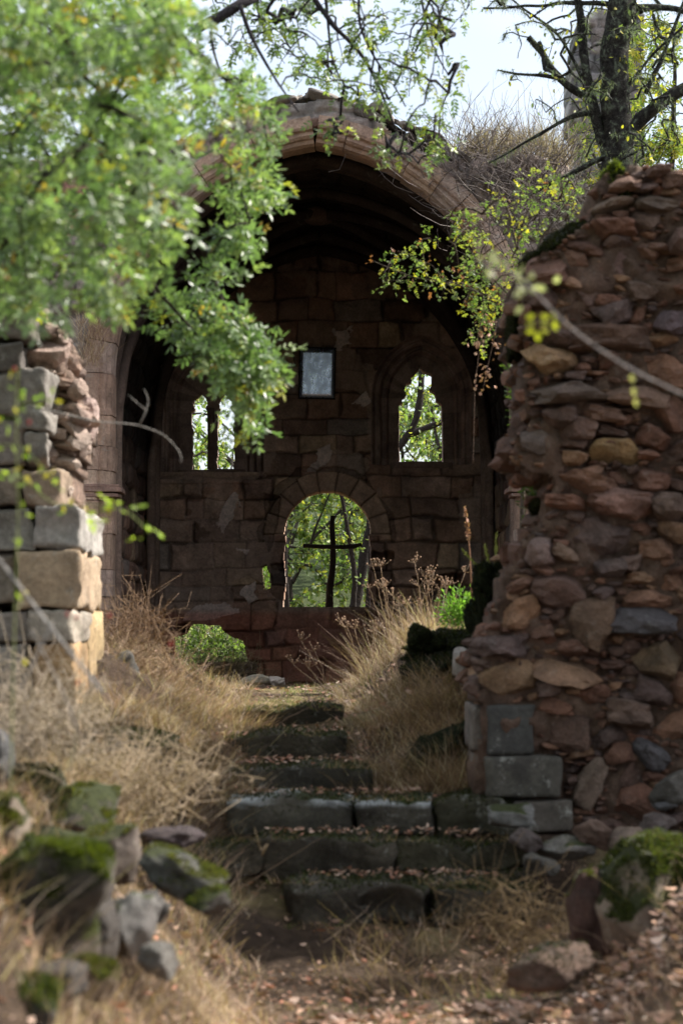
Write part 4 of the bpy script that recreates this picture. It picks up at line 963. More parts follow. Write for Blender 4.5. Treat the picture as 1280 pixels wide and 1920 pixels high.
# left foreground bank
grass('dry_grass', [(-.72, 5.5), (-.30, 5.5), (-.15, 8.0), (-.32, 9.8), (-.45, 11.2), (-2.4, 11.2), (-2.4, 8.9), (-.95, 8.7), (-.62, 7.6)], 15000, (.03, .18), (.003, .006), STRAW + BROWN, 7, .9)
grass('tall_dry_grass', [(-1.2, 9.0), (-.55, 9.4), (-.55, 10.8), (-1.5, 11)], 1500, (.15, .38), (.003, .005), STRAW + BROWN[2:3], 8, .9, clump=False)
grass('tall_dry_grass', [(-.9, 6.2), (-.15, 6.2), (-.05, 7.6), (-.35, 8.2)], 3400, (.08, .26), (.003, .005), STRAW, 9, .6, clump=False)
grass('tall_dry_grass', [(-1.15, 6.0), (-.5, 6.0), (-.5, 8.4), (-1.4, 8.6)], 3200, (.08, .28), (.003, .005), STRAW + BROWN, 21, .9, clump=False)
grass('dry_grass', [(-1.3, 6.0), (-.5, 6.0), (-.5, 8.6), (-1.5, 8.8)], 9000, (.03, .12), (.003, .005), STRAW + BROWN, 22, .9)
# shade side below the stairs, right
grass('dry_grass', [(.2, 9.4), (1.2, 9.6), (1.4, 11.3), (.75, 11.4), (.55, 10.6), (-.1, 10.5), (-.1, 9.7)], 5000, (.03, .2), (.002, .004), BROWN + STRAW[:1], 10, .9)
grass('green_grass', [(-.3, 8.6), (.9, 8.6), (.9, 9.5), (-.4, 9.5)], 3500, (.015, .05), (.003, .005), GREEN + STRAW[:2], 11, .8)
grass('dry_grass', [(.6, 7.0), (1.8, 7.0), (1.8, 9.3), (.9, 9.2)], 2500, (.04, .18), (.003, .005), STRAW + BROWN, 12, .9)
grass('chapel_floor_weeds', [(CX - 1.8, 20.8), (CX + 1.8, 20.8), (CX + 1.8, 26.8), (CX - 1.8, 26.8)], 9000, (.04, .22), (.003, .006), STRAW + GREEN[:1] + BROWN, 13, .9)

# fallen leaves
def litter(name, poly, n, size, pal, seed, lift=.012):
    r = np.random.default_rng(seed); b = on_ground(r, n, poly); b = b[r.random(n) < np.clip(.5 + .9 * fbm(b * np.array((2.6, 2.6, 0)), 3, seed + 30), .05, 1)]; n = len(b); b[:, 2] += .012 + r.uniform(0, lift, n)
    an = r.uniform(0, 6.28, n); d = np.stack([np.cos(an), np.sin(an), r.normal(0, .25, n)], 1); nn = np.stack([r.normal(0, .6, n), r.normal(0, .6, n), np.ones(n)], 1)
    mb = MB(); put_leaves(mb, [single(.35, .1), single(.55, .1), single(.8, .1)], b, d, nn, size[0] * .7 + (size[1] * 1.3 - size[0] * .7) * r.random(n) ** 1.7, mixcol(r, n, pal), r); return tag(mb.build(name, M_lit, smooth=False), kind='stuff')
LIT = [(.34, .18, .12), (.26, .15, .10), (.42, .27, .19), (.50, .35, .27), (.18, .11, .08), (.38, .17, .11)]
litter('leaf_litter', [(-2, 5.5), (2.2, 5.5), (2.2, 9.4), (-2, 9.4)], 16000, (.018, .045), LIT, 1, .03)
litter('leaf_litter', [(.0, 7.2), (1.9, 7.2), (1.9, 9.3), (-.1, 9.3)], 17000, (.02, .055), [(.60, .42, .33), (.66, .50, .42), (.46, .28, .19), (.30, .17, .12), (.52, .32, .24), (.22, .14, .1)], 6, .02)
litter('leaf_litter', [(-1.5, 9.4), (1.9, 9.4), (1.7, 11.5), (-1.5, 11.5)], 6000, (.018, .04), LIT, 2, .03)
litter('leaf_litter', [(-.7, 11.5), (.9, 11.5), (1.0, 13.6), (-.7, 13.6)], 3500, (.018, .04), LIT, 3, .02)
litter('leaf_litter', [(-2.2, 13.6), (1.4, 13.6), (1.6, 26.5), (-2, 26.5)], 11000, (.02, .045), LIT + [(.5, .36, .3)], 4, .02)
step('stone_step', (813, 985), 1503, .17, 11.42, .5, 'dark mossy slab continuing the threshold step to the foot of the rubble wall', 12, (.055, .055, .04), .02)
def step_leaves():
    r = np.random.default_rng(5); o = []
    for (x0, x1, py, d, dd) in ((420, 640, 1380, 12.6, .7), (445, 690, 1439, 11.95, .6), (440, 800, 1497, 11.5, .38), (500, 900, 1574, 11.08, .38), (570, 940, 1656, 10.68, .36)):
        a = P(x0, py, d); b = P(x1, py, d); n = 170
        o.append(np.column_stack([r.uniform(a[0], b[0], n), d + .05 + dd * r.random(n) ** .6, np.full(n, a[2] + .018) + r.uniform(0, .015, n)]))
    b = np.concatenate(o); n = len(b); an = r.uniform(0, 6.28, n)
    mb = MB(); put_leaves(mb, single(.55, .1), b, np.stack([np.cos(an), np.sin(an), r.normal(0, .3, n)], 1), np.stack([r.normal(0, .4, n), r.normal(0, .4, n), np.ones(n)], 1), r.uniform(.018, .04, n), mixcol(r, n, LIT), r)
    tag(mb.build('leaf_litter', M_lit, smooth=False), kind='stuff')
    # weeds rooted in the joints of the steps, hanging over the risers
    o = []
    for (x0, x1, py, d) in ((415, 645, 1331, 13.35), (415, 660, 1380, 12.6), (425, 700, 1439, 11.95), (430, 985, 1500, 11.46), (400, 1010, 1576, 11.08), (480, 1020, 1656, 10.68), (520, 1000, 1740, 10.6)):
        n = 300; a = P(x0, py, d); b = P(x1, py, d); xx = r.uniform(a[0], b[0], n); kk = vnoise(np.stack([xx * 4, xx * 0 + py, xx * 0], -1), 8) > -.15; xx = xx[kk]
        o.append(np.column_stack([xx, d + r.uniform(-.02, .08, len(xx)), np.full(len(xx), a[2] - .005)]))
    b = np.concatenate(o); m = len(b); up = r.normal(0, .6, (m, 3)); up[:, 2] = .55; up[:, 1] -= .35
    V, Fa, k = blades(b, .03 + .13 * r.random(m) ** 1.8, .0035, r, 1.4, 3, dirv=(0, -.6, 0), up=up)
    mb = MB(); mb.add(V, Fa, np.repeat(mixcol(r, m, BROWN + GREEN[:1] + STRAW[:2]), k, 0)); tag(mb.build('step_weeds', M_straw, smooth=False), kind='stuff')
step_leaves()

# ------------------------------------------------------------------ trees: skeleton grown towards leaf centres
def grow(seeds, centers, rng, step=.14, jit=.012, sag=.05, tip=.0028, power=.46):
    """seeds: list of (points, r_start, r_end). returns chains [(pts, radii)] and twig tips [(pts)]"""
    pos = []; par = []; chains = []
    for pts, r0, r1 in seeds:
        Q = resample(pts, step, jit * .6, rng); s = len(pos); p = -1
        if s:
            A = np.array(pos); dd = np.linalg.norm(A - Q[0], axis=1); j = int(dd.argmin()); p = j if dd[j] < .4 else -1
        for k in range(len(Q)): pos.append(Q[k]); par.append(p); p = s + k
        chains.append((Q, np.linspace(r0, r1, len(Q)), True, None))
    ns = len(pos); pos = list(pos); cen = np.array(centers)
    A = np.array(pos); order = np.argsort(np.array([np.min(np.sum((A - c) ** 2, 1)) for c in cen]))
    buf = np.zeros((len(pos) + len(cen) * 30 + 10, 3)); buf[:len(pos)] = A; n = len(pos); par = par + [0] * (len(buf) - len(par)); raw = []
    for ci in order:
        c = cen[ci]; d2 = np.sum((buf[:n] - c) ** 2, 1); j = int(d2.argmin()); a = buf[j].copy(); L = math.sqrt(d2[j])
        m = min(28, max(3, int(L / step) + 1)); t = np.linspace(0, 1, m + 1)[:, None]
        Q = a + (c - a) * t + np.array((0, 0, 1)) * (sag * L * np.sin(t * math.pi)) ; Q[1:] += rng.normal(0, jit, (m, 3)) * np.minimum(1, L * 2)
        ids = [j]
        p = j
        for k in range(1, m + 1): buf[n] = Q[k]; par[n] = p; ids.append(n); p = n; n += 1
        raw.append(ids)
    cnt = np.zeros(n)
    for ids in raw: cnt[ids[-1]] += 1
    for i in range(n - 1, -1, -1):
        if par[i] >= 0 and i >= ns: cnt[par[i]] += cnt[i]
    out = [(q, r, True) for q, r, _, _ in chains]
    for ids in raw:
        rr = tip * np.maximum(cnt[ids], 1) ** power; rr[0] = min(rr[0], rr[1] * 1.15); out.append((buf[ids].copy(), rr, False))
    return out
def px_cloud(rng, n, poly, drange, bias=1.0):
    P_ = np.array(poly, float); lo, hi = P_.min(0), P_.max(0); o = []
    while len(o) < n:
        q = rng.uniform(lo, hi)
        if inpoly(np.array([q[0]]), np.array([q[1]]), poly)[0]: o.append(P(q[0], q[1], drange[0] + (drange[1] - drange[0]) * rng.random() ** bias))
    return np.array(o)
def leaf_up(mb, tmpl, tips, per, size, pal, rng, droop=.5, spread=.11, wts=None, back=.35):
    O = []; Dv = []
    for q in tips:
        m = per if isinstance(per, int) else int(rng.integers(per[0], per[1] + 1))
        L = np.linalg.norm(q[-1] - q[0]) + 1e-6; dr = (q[-1] - q[-2]); dr /= np.linalg.norm(dr) + 1e-9
        t = 1 - np.minimum(1, back / L) * rng.random(m) ** 1.2
        s = np.linspace(0, 1, len(q)); p = np.stack([np.interp(t, s, q[:, k]) for k in range(3)], 1)
        d = dr[None] * .6 + rng.normal(0, .8, (m, 3)); d[:, 2] -= droop
        O.append(p + rng.normal(0, spread * .3, (m, 3))); Dv.append(d)
    O = np.concatenate(O); Dv = np.concatenate(Dv); nn = rng.normal(0, .55, O.shape); nn[:, 2] += 1
    put_leaves(mb, tmpl, O, Dv, nn, rng.uniform(size[0], size[1], len(O)), mixcol(rng, len(O), pal, wts), rng)
def lichen(chains, rng, per_m=60, h=(.02, .05), col=((.20, .23, .17), (.28, .31, .25), (.12, .15, .10)), rmin=.004, w=.004, down=0.0):
    B = []; U = []
    for q, r, _ in chains:
        if r.mean() < rmin: continue
        L = np.linalg.norm(np.diff(q, axis=0), axis=1).sum(); m = int(L * per_m * (1 + r.mean() * 25)); t = rng.random(m); s = np.linspace(0, 1, len(q))
        cl = (np.sin(t * L * 9 + rng.uniform(0, 6)) + rng.normal(0, .5, m)) > -.2; t = t[cl]; m = len(t)
        if not m: continue
        p = np.stack([np.interp(t, s, q[:, k]) for k in range(3)], 1); rr = np.interp(t, s, r); u = rng.normal(0, 1, (m, 3)); u /= np.linalg.norm(u, axis=1)[:, None]
        B.append(p + u * rr[:, None] * .85); u[:, 2] -= down; U.append(u)
    if not B: return None
    B = np.concatenate(B); U = np.concatenate(U); V, Fa, k = blades(B, rng.uniform(*h, len(B)), w, rng, .6, 2, up=U)
    mb = MB(); mb.add(V, Fa, np.repeat(mixcol(rng, len(B), col), k, 0)); return mb
def tree(name, base, label, cat, seeds, centers, rng, tmpl, per, size, pal, bark=(.085, .07, .06), lich=None, group=None, droop=.5, sag=.05, tip=.0028, trunk_n=1, wts=None, back=.35, mat=None, step=.14, limb_name='branch', jit=.012, lkw={}, bmat=None):
    t = thing(name, base, label, cat, group)
    ch = grow(seeds, centers, rng, sag=sag, tip=tip, step=step, jit=jit)
    si = [c for c in ch if c[2]]; tw = [c for c in ch if not c[2]]
    for k, (q, r, _) in enumerate(si):
        mb = MB(); qq = resample(q, .05); rr = np.interp(np.linspace(0, 1, len(qq)), np.linspace(0, 1, len(q)), r)
        V, Fa = tube(qq, rr, 10, .16, k); mb.add(V, Fa, np.array(bark) * 1.0); mb.build('trunk' if k < trunk_n else limb_name, bmat or M_bark, t)
    mb = MB()
    for q, r, _ in tw: V, Fa = tube(q, r, 4); mb.add(V, Fa, bark)
    if tw: mb.build('twigs', M_bark, t)
    if lich:
        l = lichen(ch, rng, lich, **lkw)
        if l: l.build('lichen', M_leaf2, t, smooth=False)
    if per:
        mb = MB(); leaf_up(mb, tmpl, [q for q, r, _ in tw], per, size, pal, rng, droop, wts=wts, back=back); mb.build('foliage', mat or M_leaf, t, smooth=False)
    return t
ASH = [compound(3 + k % 2, .40, .155, 1.0, 40 + k) for k in range(7)]
ASHC = [(.15, .225, .095), (.20, .28, .12), (.11, .175, .075), (.25, .32, .12), (.36, .35, .06), (.42, .28, .06)]
ASHW = [.27, .27, .22, .17, .05, .02]
# --- near ash at the left, the big bright mass
rng = np.random.default_rng(500)
mass = [(-150, -60), (360, -60), (400, 60), (430, 120), (480, 160), (510, 240), (450, 280), (370, 300), (300, 390), (235, 480), (180, 555), (120, 570), (60, 590), (-150, 600)]
cen = np.concatenate([px_cloud(rng, 205, mass, (8.6, 11.3)),
                      px_cloud(rng, 150, [(-150, -60), (330, -60), (350, 200), (330, 480), (250, 580), (-150, 600)], (7.0, 8.8)),
                      px_cloud(rng, 22, [(270, 560), (400, 550), (450, 610), (400, 690), (330, 640)], (10.2, 11.0)), px_cloud(rng, 34, [(430, 600), (495, 620), (500, 680), (470, 730), (478, 810), (455, 790), (425, 710)], (10.2, 11.0)),
                      px_cloud(rng, 15, [(410, 310), (530, 250), (535, 330), (500, 380), (420, 380)], (10.0, 11.2)), px_cloud(rng, 13, [(400, 400), (500, 400), (510, 450), (450, 480), (460, 540), (400, 550), (340, 520)], (10.0, 11.2)),
                      px_cloud(rng, 60, [(-1200, -500), (-150, -500), (-150, 500), (-1200, 500)], (7.5, 11))])
tb = (-3.1, 9.6, float(G(-3.1, 9.6)))
T0 = np.array(tb)
seeds = [([T0, T0 + (.05, 0, 1.2), T0 + (.15, .05, 2.4), T0 + (.3, .1, 3.6), T0 + (.5, .1, 5)], .16, .06),
         ([T0 + (.2, .05, 2.9), P(-200, 560, 9.5), P(20, 470, 9.4), P(60, 360, 9.3), P(120, 290, 9.4), P(160, 260, 9.6), P(260, 330, 10), P(380, 460, 10.4), P(430, 600, 10.6), P(470, 720, 10.7)], .05, .006),
         ([T0 + (.3, .1, 3.7), P(-100, 180, 9.3), P(130, 45, 9.4), P(200, 20, 9.5), P(330, 60, 10), P(430, 160, 10.6), P(520, 250, 11)], .045, .006),
         ([P(20, 470, 9.4), P(110, 350, 8.2), P(200, 210, 7.8), P(260, 90, 7.9)], .02, .006),
         ([P(260, 330, 10), P(240, 440, 9.8), P(300, 560, 10.2), P(350, 600, 10.4), P(420, 690, 10.6)], .014, .004)]
tree('ash_tree', tb, 'bright green ash tree filling the upper left, its leaves hanging over the arch', 'tree', seeds, cen, rng, ASH, (6, 11), (.08, .125), ASHC, (.05, .042, .036), wts=ASHW, droop=.45, lich=25, tip=.0022)
# --- overhanging ash limbs against the sky, top centre
rng = np.random.default_rng(501); d = 13.5
T0 = np.array((-3.6, 14.2, float(G(-3.6, 14.2))))
seeds = [([T0, T0 + (0.1, 0, 2), T0 + (.3, -.1, 4), T0 + (.9, -.3, 5.2)], .2, .1),
         ([T0 + (.9, -.3, 5.2), P(300, -260, d), P(520, -120, d), P(640, -60, d), P(760, -120, d)], .08, .03),
         ([P(470, -160, d - .3), P(545, -40, d - .5), P(465, 2, d - 1), P(420, 28, d - 1), P(372, 52, d - 1)], .034, .028),
         ([P(540, -110, d), P(590, 20, d), P(625, 50, d), P(640, 70, d), P(680, 88, d), P(705, 140, d), P(722, 200, d), P(745, 250, d)], .022, .006),
         ([P(600, -60, d), P(620, 10, d), P(610, 65, d), P(605, 100, d), P(645, 160, d)], .012, .004),
         ([P(450, 10, d - 1), P(468, 55, d - 1), P(482, 100, d - 1), P(530, 165, d - 1), P(560, 210, d - 1)], .013, .004),
         ([P(700, -80, d), P(655, 0, d), P(675, 60, d), P(700, 120, d), P(760, 200, d)], .012, .004),
         ([P(760, -100, d), P(800, 0, d), P(790, 80, d), P(840, 140, d)], .010, .004),
         ([P(395, 60, d - 1), P(400, 100, d - 1), P(418, 145, d - 1)], .010, .004)]
cen = np.concatenate([px_cloud(rng, 330, [(380, -60), (900, -60), (880, 60), (850, 180), (820, 240), (740, 210), (690, 190), (600, 150), (520, 140), (430, 130)], (12.6, 14.4)),
                      px_cloud(rng, 32, [(700, 220), (770, 230), (860, 240), (840, 290), (780, 310), (720, 290)], (13, 14)),
                      px_cloud(rng, 14, [(585, 215), (650, 220), (645, 260), (605, 265)], (13, 13.6))])
tree('overhanging_ash', T0, 'sparse ash whose thin hanging twigs cross the sky above the arch', 'tree', seeds, cen, rng, ASH, (0, 3), (.07, .10), [(.10, .15, .06), (.14, .20, .06), (.24, .30, .06), (.34, .36, .05)], (.045, .04, .045), wts=[.4, .3, .2, .1], droop=.9, lich=45, sag=.10, tip=.0026)
# --- lichened tree on the right
rng = np.random.default_rng(502); d = 17.0
T0 = np.array((P(1165, 330, d)[0], d, float(G(2.0, d)) - .1))
seeds = [([T0, P(1165, 700, d), P(1163, 400, d), P(1152, 300, d), P(1152, 200, d), P(1150, 100, d), P(1165, 0, d), P(1160, -150, d), P(1190, -320, d)], .15, .09),
         ([P(1155, 330, d), P(1130, 270, d), P(1112, 200, d), P(1095, 130, d), P(1086, 60, d), P(1088, -20, d), P(1060, -120, d)], .045, .025),
         ([P(1116, 212, d), P(1085, 210, d), P(1050, 222, d), P(1022, 245, d), P(1000, 262, d), P(955, 292, d), P(915, 306, d)], .020, .005),
         ([P(1092, 180, d), P(1065, 165, d), P(1045, 143, d), P(1025, 118, d), P(1005, 95, d), P(990, 70, d)], .030, .022),
         ([P(1050, 147, d), P(1018, 148, d), P(985, 148, d), P(960, 138, d), P(932, 131, d)], .018, .005),
         ([P(1092, 150, d), P(1068, 100, d), P(1045, 60, d), P(1020, 35, d), P(990, 20, d), P(950, -10, d)], .014, .006),
         ([P(1172, 260, d), P(1200, 225, d), P(1225, 205, d), P(1255, 180, d), P(1300, 165, d), P(1400, 60, d)], .06, .03),
         ([P(1165, 20, d), P(1200, 0, d), P(1240, 8, d), P(1300, 30, d)], .03, .02), ([P(1160, 10, d), P(1120, 0, d), P(1060, 12, d), P(1020, 0, d), P(960, 20, d), P(905, 15, d)], .022, .006),
         ([P(1210, 175, d), P(1245, 100, d), P(1270, 40, d), P(1290, -20, d)], .02, .01), ([P(1170, 170, d), P(1215, 110, d), P(1262, 70, d), P(1300, 20, d)], .014, .008),
         ([P(1160, 290, d), P(1120, 300, d), P(1060, 330, d), P(1020, 350, d), P(985, 370, d)], .026, .008)]
cen = np.concatenate([px_cloud(rng, 260, [(900, -60), (1280, -60), (1280, 300), (1100, 330), (1060, 280), (1070, 100), (1000, 40), (920, 30)], (16, 18)),
                      px_cloud(rng, 40, [(900, 0), (1080, 20), (1060, 200), (980, 230), (930, 80)], (16.4, 17.4))])
tree('lichened_tree', T0, 'bare-branched tree hung with grey-green lichen behind the rubble wall', 'tree', seeds, cen, rng, single(.5), (0, 2), (.035, .05), [(.32, .33, .04), (.14, .19, .06), (.45, .40, .05)], (.04, .038, .036), lich=420, sag=.06, droop=.6, tip=.0032, jit=.02, bmat=M_lbark, lkw=dict(h=(.02, .06), col=((.16, .19, .15), (.22, .25, .2), (.08, .1, .07)), down=.4))
# --- yellow-green trees further back on the right, and the ones behind the chapel
def bg_tree(x, y, h, r, seed, label, pal, per=(14, 22), n=90, size=(.05, .09), name='background_tree', group='trees beyond the ruin', zlow=.25, tmpl=None, tr=.07, bark=(.06, .052, .045)):
    rng = np.random.default_rng(seed); z0 = float(G(x, y)); b = np.array((x, y, z0))
    cc = rng.normal(0, 1, (n, 3)); cc /= np.linalg.norm(cc, axis=1)[:, None]; cc *= rng.random(n)[:, None] ** .45
    cc = b + (0, 0, h * (zlow + (1 - zlow) / 2)) + cc * np.array((r, r, h * (1 - zlow) / 2)) + rng.normal(0, .12, (n, 3))
    bend = rng.normal(0, .12, 2)
    seeds = [([b - (0, 0, .2), b + (bend[0], 0, h * .3), b + (bend[0] + bend[1], .1, h * .6), b + (bend[1], 0, h * .88)], tr, tr * .25)]
    for k in range(3):
        a = rng.uniform(0, 6.28); z = h * rng.uniform(.25, .5); seeds.append(([b + (bend[0] * z / h * 2, 0, z), b + (math.cos(a) * r * .4, math.sin(a) * r * .4, z + h * .18), b + (math.cos(a) * r * .75, math.sin(a) * r * .75, z + h * .3)], tr * .45, tr * .15))
    return tree(name, b, label, 'tree', seeds, cc, rng, tmpl or single(.62, .05), per, size, pal, bark, group=group, tip=.006, step=.3, jit=.03, back=.7, mat=M_leaf2)
BGP = [(.16, .24, .07), (.22, .30, .08), (.13, .19, .06), (.30, .35, .09), (.40, .38, .08), (.24, .28, .18)]
for i, (x, y, h, r, lab) in enumerate([(-.6, 33.5, 4.3, 1.5, 'leafy tree seen through the left half of the cross window'), (.8, 35, 4.2, 1.6, 'leafy tree seen through the right half of the cross window'), (-1.9, 34, 5.0, 1.4, 'slender tree showing through the double lancet window'),
                                (1.35, 32.5, 4.6, 1.1, 'tree with open crown filling the right lancet window'), (-3.4, 36, 4.6, 1.8, 'rounded tree beyond the low gap on the left'), (2.8, 37, 4.8, 1.8, 'bushy tree beyond the chapel on the right'),
                                (0.1, 40, 4.8, 2.0, 'farther pale green tree behind the wooden cross'), (-1.6, 42, 4.6, 2.2, 'farther tree behind the window mullion'), (2.0, 43, 5.2, 2.2, 'farther tree low behind the right lancet')]):
    bg_tree(x, y, h, r, 600 + i, lab, BGP, n=170 if i not in (2, 3) else 110, per=(24, 36) if i not in (2, 3) else (10, 17), size=(.06, .11) if i not in (2, 3) else (.05, .09), zlow=.1 if i not in (2, 3) else .2)
for i, (x, y, h, r, lab) in enumerate([(3.22, 23.5, 7.2, 1.0, 'yellowing tree with loose foliage at the top right edge'), (5.6, 27, 8.5, 2.2, 'tall green tree outside the right edge behind the tower'), (2.75, 20.5, 4.6, .6, 'young tree with yellow leaves beside the lichened trunk')]):
    bg_tree(x, y, h, r, 640 + i, lab, [(.14, .19, .05), (.30, .32, .05), (.42, .36, .05), (.18, .25, .06)], n=170, per=(14, 22), tmpl=ASH, size=(.10, .15), group='yellowing trees on the right')
# unseen wood added behind and beside the camera to cut the sky light
for i, (x, y, h, r, lab) in enumerate([(-4.6, 3.5, 9, 2.8, 'added unseen leafy tree left of the path, behind the ash'), (0.6, -1.5, 10, 3.2, 'added unseen tall tree behind the viewpoint on the path'), (4.6, 1.0, 9, 2.7, 'added unseen leafy tree right of the path, before the rubble wall'),
                                (-2.2, 5.8, 10.5, 2.3, 'added unseen high-crowned tree arching over the lower path from the left'), (-6.5, 9.5, 9, 2.8, 'added unseen leafy tree beyond the left end of the gate wall'), (-5.5, 15.5, 9, 2.6, 'added unseen leafy tree left of the chapel front'), (5.5, -4.5, 10, 3, 'added unseen leafy tree far behind the viewpoint on the right'), (-5, -4, 10, 3, 'added unseen leafy tree far behind the viewpoint on the left'),
                                (2.2, 4.6, 10.5, 2.0, 'added unseen high-crowned tree arching over the lower path from the right')]):
    bg_tree(x, y, h, r, 660 + i, lab, BGP, n=170, per=(22, 32), size=(.14, .22), group='unseen trees added around the viewpoint', zlow=.42 if h < 10.4 else .5, tr=.14)
for i, (x, y, h, r, lab) in enumerate([(6.8, 12.6, 7.6, 1.5, 'small unseen tree right of the rubble wall, added to dapple the stairs'), (7.6, 17.5, 7.5, 1.5, 'small unseen tree added behind the rubble wall, well to the right')]):
    bg_tree(x, y, h, r, 680 + i, lab, BGP, n=80, per=(10, 16), size=(.10, .16), group='unseen small trees added right of the ruin', zlow=.35)  # unseen trees put in to throw dapples on the wall and steps
# small slanting trunks right behind the cross window
for i, (pts, r0, lab) in enumerate([([(660, 1160), (668, 1090), (660, 1040), (652, 980), (640, 930), (628, 880), (600, 800)], .05, 'pale slender trunk slanting behind the right arm of the cross'), ([(686, 1170), (694, 1080), (697, 1000), (702, 900), (715, 780)], .05, 'dark thin trunk along the right edge of the cross window'),
                                  ([(540, 1170), (536, 1100), (534, 1040), (536, 980), (525, 880)], .05, 'thin trunk along the left edge of the cross window'), ([(716, 870), (745, 840), (768, 815), (785, 790), (790, 700), (800, 560)], .09, 'dark crooked trunk behind the right lancet window')]):
    rng = np.random.default_rng(700 + i); dd = 30.2 + .3 * i; Q = [P(a, b, dd) for a, b in pts]; b0 = np.array((Q[0][0] + (0 if i < 3 else -.6), dd, float(G(Q[0][0], dd)))); S_ = [([b0] + Q, r0, r0 * .35)]
    if i == 3: S_.append(([P(768, 815, dd), P(800, 800, dd), P(830, 790, dd), P(880, 770, dd)], .05, .03))
    cc = np.concatenate([Q[k] + rng.normal(0, .28, (5, 3)) for k in range(2, len(Q))])
    tree('slender_tree', b0, lab, 'tree', S_, cc, rng, single(.6, .05), (5, 10), (.05, .08), BGP, (.035, .03, .027), group=None, step=.2, tip=.004, back=.4, mat=M_leaf2)

# ------------------------------------------------------------------ shrubs, briars, dry plants
ROSE = [compound(2 + k % 2, .36, .21, 1.0, 60 + k) for k in range(5)]
rng = np.random.default_rng(800); d = 15.0
T0 = np.array((1.15, 15.0, float(G(1.15, 15.0))))
seeds = [([T0, P(985, 800, d), P(985, 600, d), P(975, 500, d), P(960, 420, d), P(930, 350, d)], .02, .006), ([P(985, 620, d), P(940, 560, d), P(880, 535, d), P(840, 530, d), P(800, 528, d), P(750, 515, d), P(700, 490, d)], .010, .003),
         ([P(980, 560, d), P(1010, 460, d), P(1040, 400, d), P(1080, 360, d)], .012, .004), ([P(800, 528, d), P(795, 480, d), P(790, 450, d)], .004, .002), ([P(960, 560, d), P(900, 500, d), P(860, 440, d)], .007, .003)]
cen = np.concatenate([px_cloud(rng, 105, [(860, 380), (900, 400), (960, 340), (1040, 300), (1110, 360), (1100, 410), (1000, 470), (960, 560), (900, 590), (860, 540), (830, 470)], (14.3, 16.5)),
                      px_cloud(rng, 20, [(800, 500), (880, 480), (940, 540), (900, 600), (820, 590)], (14.5, 15.4)), px_cloud(rng, 12, [(770, 440), (810, 440), (820, 530), (770, 535)], (14.8, 15.2)), px_cloud(rng, 12, [(685, 480), (750, 465), (770, 520), (720, 545)], (14.8, 15.2)),
                      px_cloud(rng, 30, [(860, 560), (960, 560), (950, 640), (900, 660)], (14.5, 15.3))])
tree('wild_rose_shrub', T0, 'tangled green and yellow shrub spilling over the right haunch of the arch', 'shrub', seeds, cen, rng, ROSE, (2, 6), (.045, .07), [(.13, .19, .05), (.19, .24, .08), (.32, .34, .07), (.5, .44, .05), (.3, .12, .05)], (.10, .08, .06), wts=[.35, .3, .2, .1, .05], trunk_n=0, limb_name='stem', tip=.002, sag=.12, mat=M_leaf2, step=.1)
# dead hanging seed heads
t = thing('withered_vine', P(905, 600, 14.6), 'withered brown vine hanging below the green shrub in front of the dark vault', 'vine')
mb = MB(); tips = []
for pts in ([(930, 600), (925, 640), (915, 680), (905, 730)], [(905, 590), (896, 625), (893, 655)], [(900, 640), (890, 720), (888, 800), (886, 870)]):
    Q = resample(PL(pts, 14.6), .04); V, Fa = tube(Q, .002, 4); mb.add(V, Fa, (.16, .11, .08)); tips.append(Q)
mb.build('stem', M_bark, t)
mb = MB(); r = np.random.default_rng(2); leaf_up(mb, single(.7), tips[:1] * 2, 26, (.02, .035), [(.42, .25, .17), (.34, .18, .11)], r, .3, back=.6); leaf_up(mb, single(.7), tips[1:2], 26, (.02, .04), [(.48, .30, .2), (.36, .2, .12)], r, .3, back=.3); mb.build('dead_leaves', M_lit, t, smooth=False)
# brush and dry stems on the haunch of the vault
def brush(name, n, poly, drange, h, pal, label, cat, seed, group=None, w=.006, zb=None):
    r = np.random.default_rng(seed); b = px_cloud(r, n, poly, drange); uu = r.normal(0, .55, (n, 3)); uu[:, 2] = 1; V, Fa, k = blades(b, h[0] + (h[1] - h[0]) * r.random(n) ** 2, w, r, .9, 3, tipw=.4, up=uu); mb = MB(); mb.add(V, Fa, np.repeat(mixcol(r, n, pal), k, 0))
    t = thing(name, (b[:, 0].mean(), b[:, 1].mean(), b[:, 2].min()), label, cat, group); mb.build('stems', M_straw, t, smooth=False)
brush('dry_brush', 2600, [(840, 300), (900, 262), (1000, 262), (1070, 290), (1070, 330), (900, 330)], (21.0, 22.5), (.12, .40), [(.22, .16, .12), (.30, .24, .18), (.16, .12, .10), (.34, .26, .16)], 'grey-brown dry brush growing on the right shoulder of the chapel roof', 'brush', 4)
brush('dry_brush', 900, [(520, 195), (600, 185), (680, 205), (660, 215), (540, 215)], (21.1, 21.5), (.03, .12), [(.35, .28, .2), (.25, .22, .12)], 'thin tuft of dry weeds along the top of the arch', 'weeds', 5)
brush('dry_brush', 90, [(850, 290), (1080, 290), (1080, 310), (850, 310)], (21.0, 23), (.5, 1.0), [(.18, .14, .13), (.24, .2, .18)], 'tall bare twigs rising against the sky over the right shoulder of the chapel', 'brush', 6, w=.009)
brush('dry_brush', 500, [(140, 600), (200, 600), (190, 690), (150, 690)], (20.7, 20.95), (.08, .25), STRAW, 'pale straw tuft caught on the left jamb of the arch', 'weeds', 7, w=.004)
